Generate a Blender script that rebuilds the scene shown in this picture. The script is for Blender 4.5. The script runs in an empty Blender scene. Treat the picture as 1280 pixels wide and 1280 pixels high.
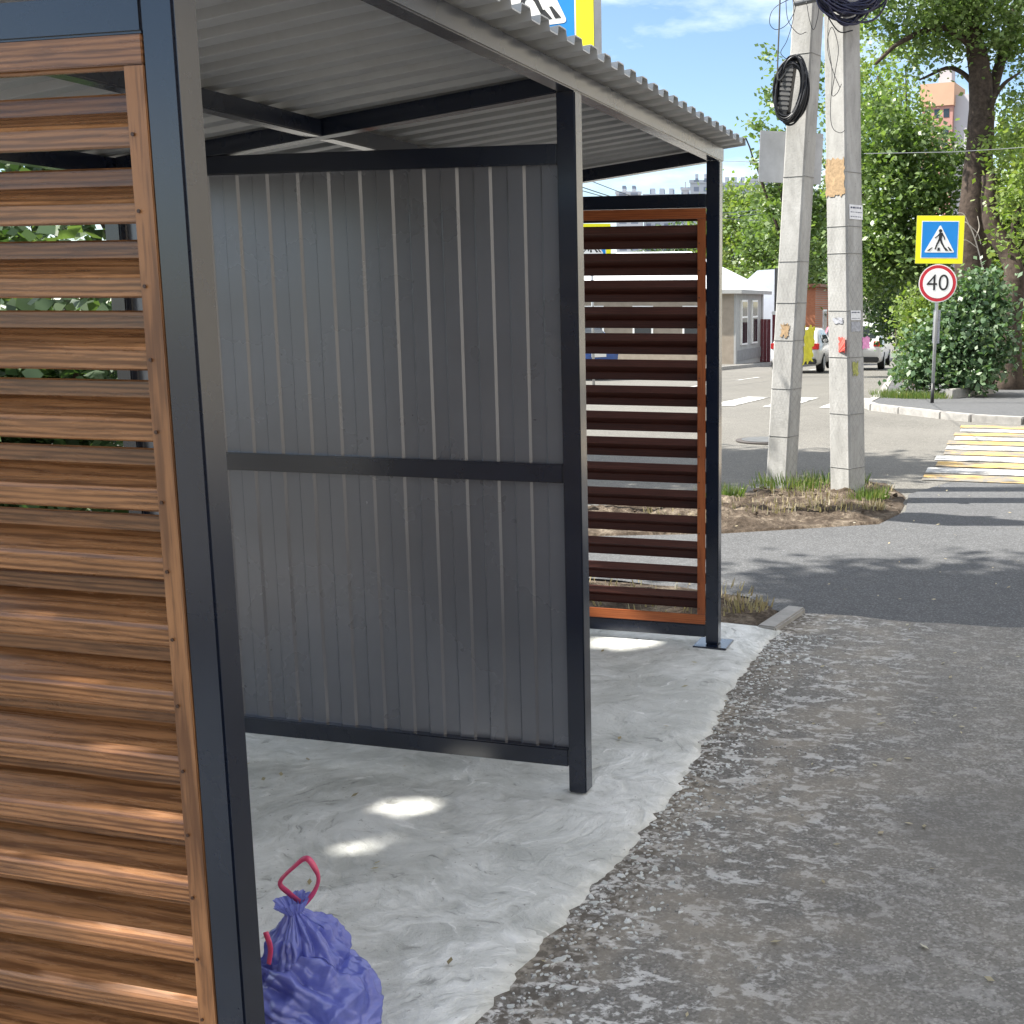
import bpy, bmesh, math, random
import numpy as np
from mathutils import Vector, Matrix, noise as mnoise
random.seed(7); RNG = np.random.default_rng(7)
S = bpy.context.scene
COL = S.collection
R = math.radians

# ------------------------------------------------------------------ camera
FPX, PPX, PITCH, YAW, HCAM = 1485.0, 870.0, .173, .2608, 1.6
CAM = Vector((1.284, 0, HCAM))
FW = Vector((-math.sin(YAW)*math.cos(PITCH), math.cos(YAW)*math.cos(PITCH), -math.sin(PITCH)))
RT = Vector((math.cos(YAW), math.sin(YAW), 0))
UP = RT.cross(FW)
FH = Vector((-math.sin(YAW), math.cos(YAW), 0))
cd = bpy.data.cameras.new('camera'); cam = bpy.data.objects.new('camera', cd); COL.objects.link(cam)
cam.matrix_world = Matrix((( RT.x, UP.x, -FW.x, CAM.x), (RT.y, UP.y, -FW.y, CAM.y), (RT.z, UP.z, -FW.z, CAM.z), (0, 0, 0, 1)))
cd.sensor_width = 36; cd.lens = FPX/1280*36; cd.shift_x = (640-PPX)/1280; cd.clip_start = .05; cd.clip_end = 3000
S.camera = cam

def gz(x, y):
    s = (x-CAM.x)*FH.x + y*FH.y
    if s < 14: return 0.0
    if s < 22: return -.03*(s-14)**2/16
    if s < 80: return -.12-.03*(s-22)
    return -1.86
def ray(px, py): return FW + RT*((px-PPX)/FPX) - UP*((py-640)/FPX)
def at(px, py, s):                      # a real point s metres ahead on the ground plan
    d = ray(px, py); return CAM + d*(s/d.dot(FH))
def base(px, s, dz=0.0):                # a point on the ground, s metres ahead
    z = 0
    for _ in range(3):
        depth = s*math.cos(PITCH)+(HCAM-z)*math.sin(PITCH)
        p = CAM + FH*s + RT*((px-PPX)/FPX*depth); z = gz(p.x, p.y)
    return Vector((p.x, p.y, z+dz))

SUN_EL = R(52)
TOSUN = Vector((-.966*math.cos(SUN_EL), -.258*math.cos(SUN_EL), math.sin(SUN_EL))).normalized()

# ------------------------------------------------------------------ node helpers
class NT:
    def __init__(s, name):
        s.m = bpy.data.materials.new(name); s.m.use_nodes = True; s.t = s.m.node_tree
        s.b = s.t.nodes['Principled BSDF']; s.out = s.t.nodes['Material Output']
    def n(s, typ, **kw):
        o = s.t.nodes.new('ShaderNode'+typ)
        for k, v in kw.items():
            if k in o.inputs: o.inputs[k].default_value = v
            else: setattr(o, k, v)
        return o
    def l(s, a, b): s.t.links.new(a, b)
    def coord(s, scale=(1, 1, 1), rot=(0, 0, 0), jitter=False, world=False):
        if world: src = s.n('NewGeometry').outputs['Position']
        else: src = s.n('TexCoord').outputs['Object']
        if jitter:
            g = s.n('NewGeometry'); a = s.n('VectorMath', operation='MULTIPLY')
            s.l(g.outputs['Random Per Island'], a.inputs[0]); a.inputs[1].default_value = (37, 53, 71)
            b = s.n('VectorMath', operation='ADD'); s.l(src, b.inputs[0]); s.l(a.outputs[0], b.inputs[1]); src = b.outputs[0]
        m = s.n('Mapping'); m.inputs['Scale'].default_value = scale; m.inputs['Rotation'].default_value = rot
        s.l(src, m.inputs['Vector']); return m.outputs[0]
    def noise(s, vec, scale, detail=4, rough=.6, dist=0):
        o = s.n('TexNoise'); o.inputs['Scale'].default_value = scale; o.inputs['Detail'].default_value = detail
        o.inputs['Roughness'].default_value = rough; o.inputs['Distortion'].default_value = dist
        s.l(vec, o.inputs['Vector']); return o.outputs['Fac']
    def ramp(s, fac, stops, interp='LINEAR'):
        o = s.n('ValToRGB'); e = o.color_ramp.elements; o.color_ramp.interpolation = interp
        while len(e) < len(stops): e.new(.5)
        for i, (p, c) in enumerate(stops):
            e[i].position = p; e[i].color = (*c, 1) if hasattr(c, '__len__') else (c, c, c, 1)
        s.l(fac, o.inputs[0]); return o.outputs[0]
    def mix(s, fac, a, b, mode='MIX'):
        o = s.n('Mix', data_type='RGBA', blend_type=mode)
        for sock, v in ((o.inputs[0], fac), (o.inputs[6], a), (o.inputs[7], b)):
            if hasattr(v, 'is_linked'): s.l(v, sock)
            elif hasattr(v, '__len__'): sock.default_value = (*v, 1)
            else: sock.default_value = v
        return o.outputs[2]
    def math(s, op, a, b=0.0):
        o = s.n('Math', operation=op)
        for sock, v in ((o.inputs[0], a), (o.inputs[1], b)):
            if hasattr(v, 'is_linked'): s.l(v, sock)
            else: sock.default_value = v
        return o.outputs[0]
    def bump(s, h, strength=.3, dist=.01, nrm=None):
        o = s.n('Bump'); o.inputs['Strength'].default_value = strength; o.inputs['Distance'].default_value = dist
        s.l(h, o.inputs['Height'])
        if nrm: s.l(nrm, o.inputs['Normal'])
        s.l(o.outputs[0], s.b.inputs['Normal']); return o.outputs[0]
    def set(s, base=None, rough=None, metal=None, spec=None):
        for k, v in (('Base Color', base), ('Roughness', rough), ('Metallic', metal), ('Specular IOR Level', spec)):
            if v is None: continue
            if hasattr(v, 'is_linked'): s.l(v, s.b.inputs[k])
            elif hasattr(v, '__len__'): s.b.inputs[k].default_value = (*v, 1)
            else: s.b.inputs[k].default_value = v
        return s.m

def plain(name, c, rough=.5, metal=0, var=.15, scale=6, spec=.5, bump=0):
    t = NT(name); v = t.coord()
    f = t.noise(v, scale, 5, .65)
    col = t.mix(t.ramp(f, [(.3, 0.0), (.7, 1.0)]), [x*(1-var) for x in c], [min(1, x*(1+var)) for x in c])
    t.set(col, rough, metal, spec)
    if bump: t.bump(t.noise(v, scale*8, 4), bump, .005)
    return t.m

def wood(name, dark, light, axis, rough=.38, flow=1.0):
    t = NT(name)
    sc = [34, 34, 34]; sc[axis] = 3.2
    a = t.noise(t.coord(scale=sc, jitter=True), 1.0, 7, .68, 1.0)
    sc2 = [9, 9, 9]; sc2[axis] = .9
    w = t.n('TexWave', wave_type='RINGS', rings_direction='XYZ'[(axis+1) % 3]); w.inputs['Scale'].default_value = 3.4
    w.inputs['Distortion'].default_value = 5.5; w.inputs['Detail'].default_value = 2.5; w.inputs['Detail Scale'].default_value = .9; w.inputs['Detail Roughness'].default_value = .6
    t.l(t.coord(scale=sc2, jitter=True), w.inputs['Vector'])
    fine = [170, 170, 170]; fine[axis] = 9
    p = t.noise(t.coord(scale=fine, jitter=True), 1.0, 2)
    f = t.math('ADD', t.math('MULTIPLY', a, .66), t.math('MULTIPLY', w.outputs['Fac'], .34))
    mid = [(x*.45+y*.55) for x, y in zip(dark, light)]
    col = t.ramp(f, [(.31, dark), (.46, mid), (.70, light)])
    col = t.mix(t.ramp(p, [(.38, .5), (.50, 0.0)]), col, [x*.7 for x in dark])
    big = t.noise(t.coord(scale=(1, 1, 1), jitter=True), 2.0, 2)
    col = t.mix(t.ramp(big, [(.35, 0.0), (.75, .4)]), col, [x*.8 for x in mid])
    t.set(col, t.ramp(a, [(.3, rough-.06), (.7, rough+.1)]), 0, .5)
    t.bump(p, .1, .001)
    return t.m

def steel(name, c, rough):
    t = NT(name); v = t.coord()
    f = t.noise(v, 3, 5, .6); g = t.noise(v, 160, 2)
    d = t.noise(t.coord(scale=(9, 9, 2.5)), 1.4, 6, .7)
    col = t.mix(t.ramp(f, [(.35, 0.0), (.7, 1.0)]), [x*.85 for x in c], [x*1.2 for x in c])
    col = t.mix(t.ramp(d, [(.6, 0.0), (.8, .12)]), col, (.09, .09, .09))
    t.set(col, t.ramp(f, [(.3, rough-.05), (.7, rough+.1)]), 0, .15)
    t.b.inputs['Coat Weight'].default_value = 1.0; t.b.inputs['Coat IOR'].default_value = 1.62; t.b.inputs['Coat Roughness'].default_value = rough*.8
    sc = t.noise(t.coord(scale=(90, 90, 14)), 1.0, 3, .7, 1)
    t.bump(t.math('ADD', g, t.math('MULTIPLY', sc, .5)), .06, .001); return t.m

def asphalt(name, c, speck=.5, patches=(.8, 1.15), scale=1.0, cement=False, streak=None):
    t = NT(name); v = t.coord(world=True)
    f = t.noise(v, .5*scale, 6, .65); g = t.noise(v, 90, 3, .7); h = t.noise(v, 7, 6, .7)
    col = t.mix(t.ramp(f, [(.3, 0.0), (.7, 1.0)]), [x*patches[0] for x in c], [x*patches[1] for x in c])
    col = t.mix(t.ramp(h, [(.35, .35), (.6, 0.0)]), col, [x*.6 for x in c])
    vo = t.n('TexVoronoi', feature='F1'); vo.inputs['Scale'].default_value = 130; t.l(v, vo.inputs['Vector'])
    col = t.mix(t.math('MULTIPLY', t.ramp(vo.outputs['Color'], [(.62, 0.0), (.8, 1.0)]), speck), col, [min(1, x*2.4) for x in c])
    col = t.mix(t.math('MULTIPLY', t.ramp(g, [(.35, 1.0), (.5, 0.0)]), .55), col, [x*.35 for x in c])
    if cement:                                   # cement splashes tracked off the new slab
        sx = t.n('SeparateXYZ'); t.l(t.n('NewGeometry').outputs['Position'], sx.inputs[0])
        dist = t.ramp(t.math('ADD', t.math('MULTIPLY', sx.outputs[0], .8), t.math('MULTIPLY', f, .35)), [(.34, 1.0), (.75, .55), (1.0, .18)])
        s1 = t.noise(t.coord(scale=(9, 16, 1), rot=(0, 0, .5), world=True), 1.0, 7, .72, .7)
        s2 = t.noise(v, 34, 4, .6, .4)
        a = t.ramp(t.math('ADD', t.math('MULTIPLY', s1, .66), t.math('MULTIPLY', s2, .34)), [(.51, 0.0), (.56, 1.0)])
        col = t.mix(t.math('MULTIPLY', a, dist), col, (.62, .61, .59))
        b = t.ramp(t.noise(v, 3.2, 5, .6, .5), [(.40, 0.0), (.62, .9)])
        col = t.mix(t.math('MULTIPLY', b, dist), col, (.30, .265, .215))
        rim = t.ramp(t.math('ADD', sx.outputs[0], t.math('MULTIPLY', s2, .5)), [(.50, 1.0), (.60, 0.0)])
        col = t.mix(t.math('MULTIPLY', rim, t.ramp(s2, [(.44, .75), (.56, 0.0)])), col, (.085, .07, .055))
        e = t.n('TexVoronoi', feature='F1'); e.inputs['Scale'].default_value = 16; t.l(t.coord(scale=(1, 1.5, 1), world=True), e.inputs['Vector'])
        dots = t.ramp(e.outputs['Distance'], [(.10, 1.0), (.17, 0.0)])
        col = t.mix(t.math('MULTIPLY', t.math('MULTIPLY', dots, dist), t.ramp(s1, [(.47, 0.0), (.56, .85)])), col, (.66, .65, .63))
        st_ = t.ramp(t.noise(v, .9, 4, .55, 1.0), [(.52, 0.0), (.62, .45)])
        col = t.mix(st_, col, [x*.62 for x in c])
    t.set(col, .88, 0, .3)
    t.bump(t.math('ADD', g, t.math('MULTIPLY', h, .6)), .5, .006)
    return t.m

def leafmat(name, cols, trans=.35):
    t = NT(name); g = t.n('NewGeometry')
    col = t.ramp(g.outputs['Random Per Island'], [(i/(len(cols)-1), c) for i, c in enumerate(cols)])
    t.set(col, .42, 0, .5)
    tr = t.n('BsdfTranslucent'); cc = t.mix(1.0, col, (1.25, 1.35, .55), 'MULTIPLY'); t.l(cc, tr.inputs[0])
    mx = t.n('MixShader'); mx.inputs[0].default_value = trans
    t.l(t.b.outputs[0], mx.inputs[1]); t.l(tr.outputs[0], mx.inputs[2]); t.l(mx.outputs[0], t.out.inputs[0])
    return t.m

# ------------------------------------------------------------------ mesh helpers
class MB:
    def __init__(s): s.v = []; s.f = []; s.mi = []; s.cur = 0
    def add(s, vs, fs):
        o = len(s.v); s.v += [tuple(x) for x in vs]; s.f += [[o+i for i in f] for f in fs]; s.mi += [s.cur]*len(fs); return s
    def box(s, x0, x1, y0, y1, z0, z1, M=None):
        vs = [Vector(p) for p in ((x0,y0,z0),(x1,y0,z0),(x1,y1,z0),(x0,y1,z0),(x0,y0,z1),(x1,y0,z1),(x1,y1,z1),(x0,y1,z1))]
        if M: vs = [M@p for p in vs]
        return s.add(vs, [(3,2,1,0),(4,5,6,7),(0,1,5,4),(1,2,6,5),(2,3,7,6),(3,0,4,7)])
    def bar(s, p0, p1, w, h, upv=(0, 0, 1)):
        p0 = Vector(p0); p1 = Vector(p1); d = (p1-p0).normalized(); u = Vector(upv); r = d.cross(u).normalized(); u = r.cross(d)
        M = Matrix((( r.x, d.x, u.x, p0.x), (r.y, d.y, u.y, p0.y), (r.z, d.z, u.z, p0.z), (0, 0, 0, 1)))
        return s.box(-w/2, w/2, 0, (p1-p0).length, -h/2, h/2, M)
    def prism(s, poly, z0, z1, M=None):
        n = len(poly); vs = [Vector((x, y, z0)) for x, y in poly]+[Vector((x, y, z1)) for x, y in poly]
        if M: vs = [M@p for p in vs]
        return s.add(vs, [list(range(n))[::-1], list(range(n, 2*n))]+[(i, (i+1) % n, n+(i+1) % n, n+i) for i in range(n)])
    def tube(s, pts, rad, n=8, closed=False, caps=True):
        pts = [Vector(p) for p in pts]; m = len(pts); rads = rad if hasattr(rad, '__len__') else [rad]*m
        vs = []; prev = None
        for i, p in enumerate(pts):
            d = (pts[(i+1) % m]-pts[i-1]) if closed else (pts[min(i+1, m-1)]-pts[max(i-1, 0)])
            d.normalize()
            if prev is None: a = d.orthogonal().normalized()
            else:
                a = prev-d*prev.dot(d)
                a = a.normalized() if a.length > 1e-6 else d.orthogonal().normalized()
            prev = a; b = d.cross(a)
            vs += [p+(a*math.cos(2*math.pi*k/n)+b*math.sin(2*math.pi*k/n))*rads[i] for k in range(n)]
        fs = []
        for i in range(m if closed else m-1):
            j = (i+1) % m
            fs += [(i*n+k, i*n+(k+1) % n, j*n+(k+1) % n, j*n+k) for k in range(n)]
        if caps and not closed: fs += [list(range(n))[::-1], [(m-1)*n+k for k in range(n)]]
        return s.add(vs, fs)
    def grid(s, fn, nu, nv):
        vs = [fn(i/nu, j/nv) for i in range(nu+1) for j in range(nv+1)]
        return s.add(vs, [(i*(nv+1)+j, (i+1)*(nv+1)+j, (i+1)*(nv+1)+j+1, i*(nv+1)+j+1) for i in range(nu) for j in range(nv)])
    def build(s, name, m, parent=None, bevel=0, smooth=False, loc=None, weld=False):
        me = bpy.data.meshes.new(name); me.from_pydata(s.v, [], s.f)
        for x in (m if isinstance(m, (list, tuple)) else [m]): me.materials.append(x)
        for p, i in zip(me.polygons, s.mi): p.material_index = i
        bm = bmesh.new(); bm.from_mesh(me)
        if weld: bmesh.ops.remove_doubles(bm, verts=bm.verts, dist=1e-5)
        if bevel: bmesh.ops.bevel(bm, geom=bm.edges[:], offset=bevel, segments=2, affect='EDGES', clamp_overlap=True)
        bmesh.ops.recalc_face_normals(bm, faces=bm.faces)
        bm.to_mesh(me); bm.free()
        if smooth: me.polygons.foreach_set('use_smooth', [True]*len(me.polygons))
        o = bpy.data.objects.new(name, me); COL.objects.link(o)
        if loc: o.location = loc
        if parent: o.parent = parent
        return o
def tag(o, label=None, cat=None, group=None, kind=None):
    for k, v in (('label', label), ('category', cat), ('group', group), ('kind', kind)):
        if v: o[k] = v
    return o
def empty(name, loc, label, cat, group=None, rz=0):
    o = bpy.data.objects.new(name, None); COL.objects.link(o); o.location = loc; o.rotation_euler = (0, 0, rz); o.empty_display_size = .2
    return tag(o, label, cat, group)
def struct(o): o['kind'] = 'structure'; return o
def quads(name, V, m, parent=None):          # V: (n,4,3) array
    n = len(V); me = bpy.data.meshes.new(name)
    me.vertices.add(n*4); me.vertices.foreach_set('co', V.astype(np.float32).ravel())
    me.loops.add(n*4); me.loops.foreach_set('vertex_index', np.arange(n*4, dtype=np.int32))
    me.polygons.add(n); me.polygons.foreach_set('loop_start', np.arange(0, n*4, 4, dtype=np.int32))
    me.update(calc_edges=True); me.validate(); me.materials.append(m)
    o = bpy.data.objects.new(name, me); COL.objects.link(o)
    if parent: o.parent = parent
    return o

# ------------------------------------------------------------------ materials
M = {}
M['navy'] = steel('dark_blue_steel', (.0035, .007, .019), .24)
M['oak'] = wood('oak_print_along', (.125, .050, .018), (.36, .165, .066), 0, .25)
M['oak_v'] = wood('oak_print_upright', (.14, .057, .021), (.36, .165, .065), 2)
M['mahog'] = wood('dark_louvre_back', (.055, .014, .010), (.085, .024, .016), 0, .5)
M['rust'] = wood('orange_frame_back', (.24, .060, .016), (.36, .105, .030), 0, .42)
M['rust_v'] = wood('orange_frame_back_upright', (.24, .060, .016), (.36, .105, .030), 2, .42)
M['rivet'] = plain('rivet', (.05, .02, .01), .4, 0)
def sheetmat(name, c, rough, metal, dusty):
    t = NT(name); v = t.coord()
    a = t.noise(t.coord(scale=(14, 14, .7)), 1.0, 6, .7); b_ = t.noise(v, 1.7, 5, .6); g = t.noise(v, 55, 4, .7)
    sc = t.noise(t.coord(scale=(3, 60, 22), rot=(.2, .5, .3)), 1.0, 4, .8, 2)
    col = t.mix(t.ramp(b_, [(.35, 0.0), (.65, 1.0)]), [x*.92 for x in c], [x*1.08 for x in c])
    col = t.mix(t.ramp(a, [(.50, 0.0), (.72, dusty)]), col, (.30, .29, .27))
    col = t.mix(t.ramp(g, [(.62, 0.0), (.72, dusty)]), col, (.32, .31, .29))
    col = t.mix(t.ramp(sc, [(.66, 0.0), (.72, dusty*.8)]), col, (.40, .40, .40))
    t.set(col, t.ramp(b_, [(.35, rough-.03), (.7, rough+.05)]), metal, .6)
    t.bump(t.noise(t.coord(scale=(3, 3, 1.2)), 1.0, 2), .10, .008); return t.m
M['sheet'] = sheetmat('grey_coated_sheet', (.160, .165, .186), 0.27, .5, .05)
M['roof'] = sheetmat('grey_roof_sheet', (.40, .41, .42), .38, .1, .3)
M['galv'] = plain('galvanised', (.42, .43, .44), .4, .6)
M['galv_d'] = plain('dull_strap', (.20, .20, .195), .6, 0, .3, 20)
M['white'] = plain('white_paint', (.8, .8, .78), .45, 0, .04)
M['yellow'] = plain('yellow_reflective', (.83, .78, .01), .4, 0, .03)
M['blue'] = plain('blue_reflective', (.005, .22, .62), .4, 0, .04)
M['red'] = plain('red_reflective', (.5, .02, .035), .4, 0, .05)
M['black'] = plain('black_paint', (.012, .012, .014), .45, 0, .1)
M['cable'] = plain('black_cable', (.012, .013, .018), .4, 0, .2)
M['cable_b'] = plain('blue_black_cable', (.014, .016, .05), .35, 0, .2)
M['wire'] = plain('grey_wire', (.1, .1, .1), .5, 0, .2)
M['tyre'] = plain('tyre', (.012, .012, .012), .8)
M['glass'] = plain('dark_glass', (.02, .025, .03), .06, 0, .05, 1, .8)
M['paper'] = plain('paper', (.72, .73, .76), .7, 0, .12, 30)
M['paper_g'] = plain('grey_paper', (.35, .36, .4), .7, 0, .3, 40)
M['ink'] = plain('ink', (.06, .07, .12), .7)
M['bark'] = plain('bark', (.085, .062, .048), .9, 0, .45, 14, .2, 1.0)
M['bark_d'] = plain('bark_dark', (.06, .045, .036), .9, 0, .5, 12, .2, 1.0)
M['twig'] = plain('bare_twig', (.45, .40, .34), .8)
M['leaf_a'] = leafmat('leaf_mid', [(.065, .115, .032), (.13, .20, .06), (.19, .26, .10), (.09, .155, .05)], .40)
M['leaf_b'] = leafmat('leaf_yellowish', [(.10, .17, .035), (.20, .27, .06), (.15, .22, .07), (.24, .28, .11)], .42)
M['leaf_c'] = leafmat('leaf_dark', [(.035, .075, .030), (.07, .12, .048), (.11, .16, .07)], .34)
M['leaf_g'] = leafmat('leaf_glossy', [(.05, .11, .045), (.10, .17, .085), (.16, .22, .13)], .28)
M['grass'] = leafmat('grass_blade', [(.05, .11, .02), (.12, .18, .05), (.20, .20, .08)], .35)
M['dry'] = leafmat('dry_leaf', [(.30, .26, .17), (.42, .36, .24), (.22, .17, .09), (.5, .48, .4)], .2)
M['kerb'] = plain('kerb_concrete', (.30, .29, .275), .85, 0, .22, 9, .3, .5)

def concrete():
    t = NT('fresh_screed'); v = t.coord(world=True)
    def strokes(cell, sx, sy, warp, seed, detail=7, dist=1.2):
        n0 = t.n('TexNoise'); n0.inputs['Scale'].default_value = 2.6; n0.inputs['Detail'].default_value = 4; t.l(v, n0.inputs['Vector'])
        sc = t.n('VectorMath', operation='SCALE'); t.l(n0.outputs['Color'], sc.inputs[0]); sc.inputs['Scale'].default_value = warp
        ad = t.n('VectorMath', operation='ADD'); t.l(v, ad.inputs[0]); t.l(sc.outputs[0], ad.inputs[1])
        of = t.n('VectorMath', operation='ADD'); t.l(ad.outputs[0], of.inputs[0]); of.inputs[1].default_value = (seed, seed*1.7, 0)
        vo = t.n('TexVoronoi', feature='F1'); vo.inputs['Scale'].default_value = cell; t.l(of.outputs[0], vo.inputs['Vector'])
        sp = t.n('SeparateColor'); t.l(vo.outputs['Color'], sp.inputs[0])
        ro = t.n('VectorRotate', rotation_type='Z_AXIS'); t.l(of.outputs[0], ro.inputs['Vector']); t.l(t.math('MULTIPLY', sp.outputs[0], 3.1), ro.inputs['Angle'])
        mp = t.n('Mapping'); mp.inputs['Scale'].default_value = (sx, sy, 1); t.l(ro.outputs[0], mp.inputs['Vector'])
        return t.noise(mp.outputs[0], 1.0, detail, .66, dist), sp.outputs[1]
    a, ca = strokes(1.3, 2.6, 8, .5, 3.0, 7, .5); b, cb = strokes(3.0, 7, 24, .3, 11.0, 6, .4)
    c = t.noise(v, 1.3, 5, .6, .8); g = t.noise(v, 60, 4, .65); m_ = t.noise(v, 6.5, 6, .7, .6)
    f = t.math('ADD', t.math('ADD', t.math('MULTIPLY', a, .40), t.math('MULTIPLY', b, .25)), t.math('MULTIPLY', m_, .35))
    col = t.ramp(f, [(.40, (.38, .39, .375)), (.5, (.58, .59, .575)), (.58, (.74, .75, .74))])
    col = t.mix(t.math('MULTIPLY', ca, .28), col, (.44, .45, .43))
    col = t.mix(t.ramp(c, [(.36, .55), (.55, 0.0)]), col, (.40, .41, .39))
    col = t.mix(t.ramp(c, [(.55, 0.0), (.68, .5)]), col, (.76, .765, .76))
    col = t.mix(t.ramp(b, [(.32, .75), (.39, 0.0)]), col, (.25, .255, .245))
    col = t.mix(t.ramp(b, [(.62, 0.0), (.70, .65)]), col, (.82, .82, .81))
    col = t.mix(t.ramp(g, [(.27, .8), (.35, 0.0)]), col, (.16, .15, .135))
    t.set(col, .72, 0, .35)
    t.bump(t.math('ADD', t.math('ADD', t.math('MULTIPLY', a, .8), t.math('MULTIPLY', b, .6)), t.math('MULTIPLY', m_, .9)), .8, .018)
    return t.m
M['concrete'] = concrete()
M['road'] = asphalt('old_asphalt', (.140, .134, .121), .5)
M['newasph'] = asphalt('new_asphalt', (.092, .094, .098), .45, (.9, 1.1))
M['pave'] = asphalt('worn_pavement', (.182, .173, .159), .35, (.78, 1.15), 1.0, True)

def soilmat():
    t = NT('soil'); v = t.coord(world=True)
    a = t.noise(v, 5, 8, .75, .5); b = t.noise(v, 40, 5, .7)
    col = t.ramp(a, [(.34, (.045, .034, .025)), (.5, (.12, .092, .07)), (.64, (.29, .24, .185))])
    col = t.mix(t.ramp(b, [(.35, .7), (.55, 0.0)]), col, (.04, .03, .02))
    t.set(col, .95, 0, .2); t.bump(t.math('ADD', a, b), 1.0, .03); return t.m
M['soil'] = soilmat()

def polemat():
    t = NT('pole_concrete'); v = t.coord()
    a = t.noise(t.coord(scale=(6, 6, 2)), 1.2, 7, .7, .5); b = t.noise(v, 50, 4, .7)
    col = t.ramp(a, [(.3, (.26, .258, .25)), (.5, (.36, .357, .348)), (.68, (.44, .438, .43))])
    s = t.n('SeparateXYZ'); t.l(v, s.inputs[0])
    # a diamond net printed by the mesh wrapped round the lower pole
    u = t.math('MULTIPLY', t.math('ADD', s.outputs[0], s.outputs[1]), 1.0)
    w = t.math('MULTIPLY', t.math('SUBTRACT', s.outputs[0], s.outputs[1]), 1.0)
    hz = t.math('MULTIPLY', s.outputs[2], .75)
    d1 = t.math('PINGPONG', t.math('ADD', t.math('ADD', u, w), hz), .03)
    d2 = t.math('PINGPONG', t.math('SUBTRACT', t.math('ADD', u, w), hz), .03)
    net = t.ramp(t.math('MINIMUM', d1, d2), [(.0025, 1.0), (.0045, 0.0)])
    low = t.ramp(t.math('MULTIPLY', s.outputs[2], .25), [(.55, .42), (.62, 0.0)])
    patch = t.ramp(t.noise(v, 3, 4, .6), [(.40, 0.0), (.55, 1.0)])
    col = t.mix(t.math('MULTIPLY', t.math('MULTIPLY', net, low), patch), col, (.16, .165, .17))
    col = t.mix(t.ramp(b, [(.30, .6), (.4, 0.0)]), col, (.18, .18, .17))
    st = t.noise(t.coord(scale=(10, 10, 1)), 1.0, 6, .7)
    col = t.mix(t.ramp(st, [(.55, 0.0), (.75, .35)]), col, (.27, .265, .25))
    t.set(col, .85, 0, .3); t.bump(t.math('ADD', b, a), .4, .006); return t.m
M['pole'] = polemat()

def plastic(name, c, c2):
    t = NT(name); v = t.coord()
    f = t.noise(v, 9, 6, .7, 1.2)
    t.set(t.mix(t.ramp(f, [(.3, 0.0), (.7, 1.0)]), c, c2), .15, 0, .8)
    t.bump(t.noise(t.coord(scale=(8, 8, 22), rot=(.5, .9, .4)), 1.0, 5, .6, 1.2), 0.35, .01)
    tr = t.n('BsdfTranslucent'); tr.inputs[0].default_value = (*[min(1, x*1.6) for x in c2], 1)
    mx = t.n('MixShader'); mx.inputs[0].default_value = .28
    t.l(t.b.outputs[0], mx.inputs[1]); t.l(tr.outputs[0], mx.inputs[2]); t.l(mx.outputs[0], t.out.inputs[0])
    return t.m
M['bag'] = plastic('blue_film', (.10, .13, .46), (.26, .29, .68))
M['strap'] = plastic('pink_film', (.70, .06, .20), (.85, .16, .30))

# ------------------------------------------------------------------ world and sun
w = bpy.data.worlds.new('World'); S.world = w; w.use_nodes = True
nt = w.node_tree; bg = nt.nodes['Background']
sky = nt.nodes.new('ShaderNodeTexSky'); sky.sky_type = 'NISHITA'; sky.sun_disc = False
sky.sun_elevation = SUN_EL; sky.sun_rotation = math.atan2(TOSUN.x, TOSUN.y); sky.air_density = 1.0; sky.dust_density = .15; sky.ozone_density = 3.2
tc = nt.nodes.new('ShaderNodeTexCoord'); mp = nt.nodes.new('ShaderNodeMapping'); mp.inputs['Scale'].default_value = (1, 1, 3.2)
mp.inputs['Location'].default_value = (.35, .1, .62)
nz = nt.nodes.new('ShaderNodeTexNoise'); nz.inputs['Scale'].default_value = 2.0; nz.inputs['Detail'].default_value = 8; nz.inputs['Roughness'].default_value = .58
cr = nt.nodes.new('ShaderNodeValToRGB'); cr.color_ramp.elements[0].position = .50; cr.color_ramp.elements[1].position = .68
cr.color_ramp.elements[1].color = (.9, .9, .9, 1)
mxn = nt.nodes.new('ShaderNodeMix'); mxn.data_type = 'RGBA'; mxn.inputs[7].default_value = (10.5, 10.7, 11.0, 1)
L = nt.links.new
L(tc.outputs['Generated'], mp.inputs[0]); L(mp.outputs[0], nz.inputs['Vector'])
sxyz = nt.nodes.new('ShaderNodeSeparateXYZ'); L(tc.outputs['Generated'], sxyz.inputs[0])
zr = nt.nodes.new('ShaderNodeMapRange'); zr.inputs[1].default_value = .16; zr.inputs[2].default_value = .42; zr.inputs[3].default_value = -.03; zr.inputs[4].default_value = .13; L(sxyz.outputs[2], zr.inputs[0])  # extra cloud cover above the frame, added to brighten the shade
ad = nt.nodes.new('ShaderNodeMath'); L(nz.outputs['Fac'], ad.inputs[0]); L(zr.outputs[0], ad.inputs[1]); L(ad.outputs[0], cr.inputs[0])
L(cr.outputs[0], mxn.inputs[0]); L(sky.outputs[0], mxn.inputs[6]); L(mxn.outputs[2], bg.inputs[0])
bg.inputs[1].default_value = .078
sd = bpy.data.lights.new('sun', 'SUN'); sd.energy = 5.0; sd.angle = R(.53); sd.color = (1, .95, .86)
so = bpy.data.objects.new('sun', sd); COL.objects.link(so); so.rotation_euler = TOSUN.to_track_quat('Z', 'Y').to_euler()
S.view_settings.view_transform = 'Standard'; S.view_settings.look = 'None'; S.view_settings.gamma = 1
S.view_settings.exposure = 1.4

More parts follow.
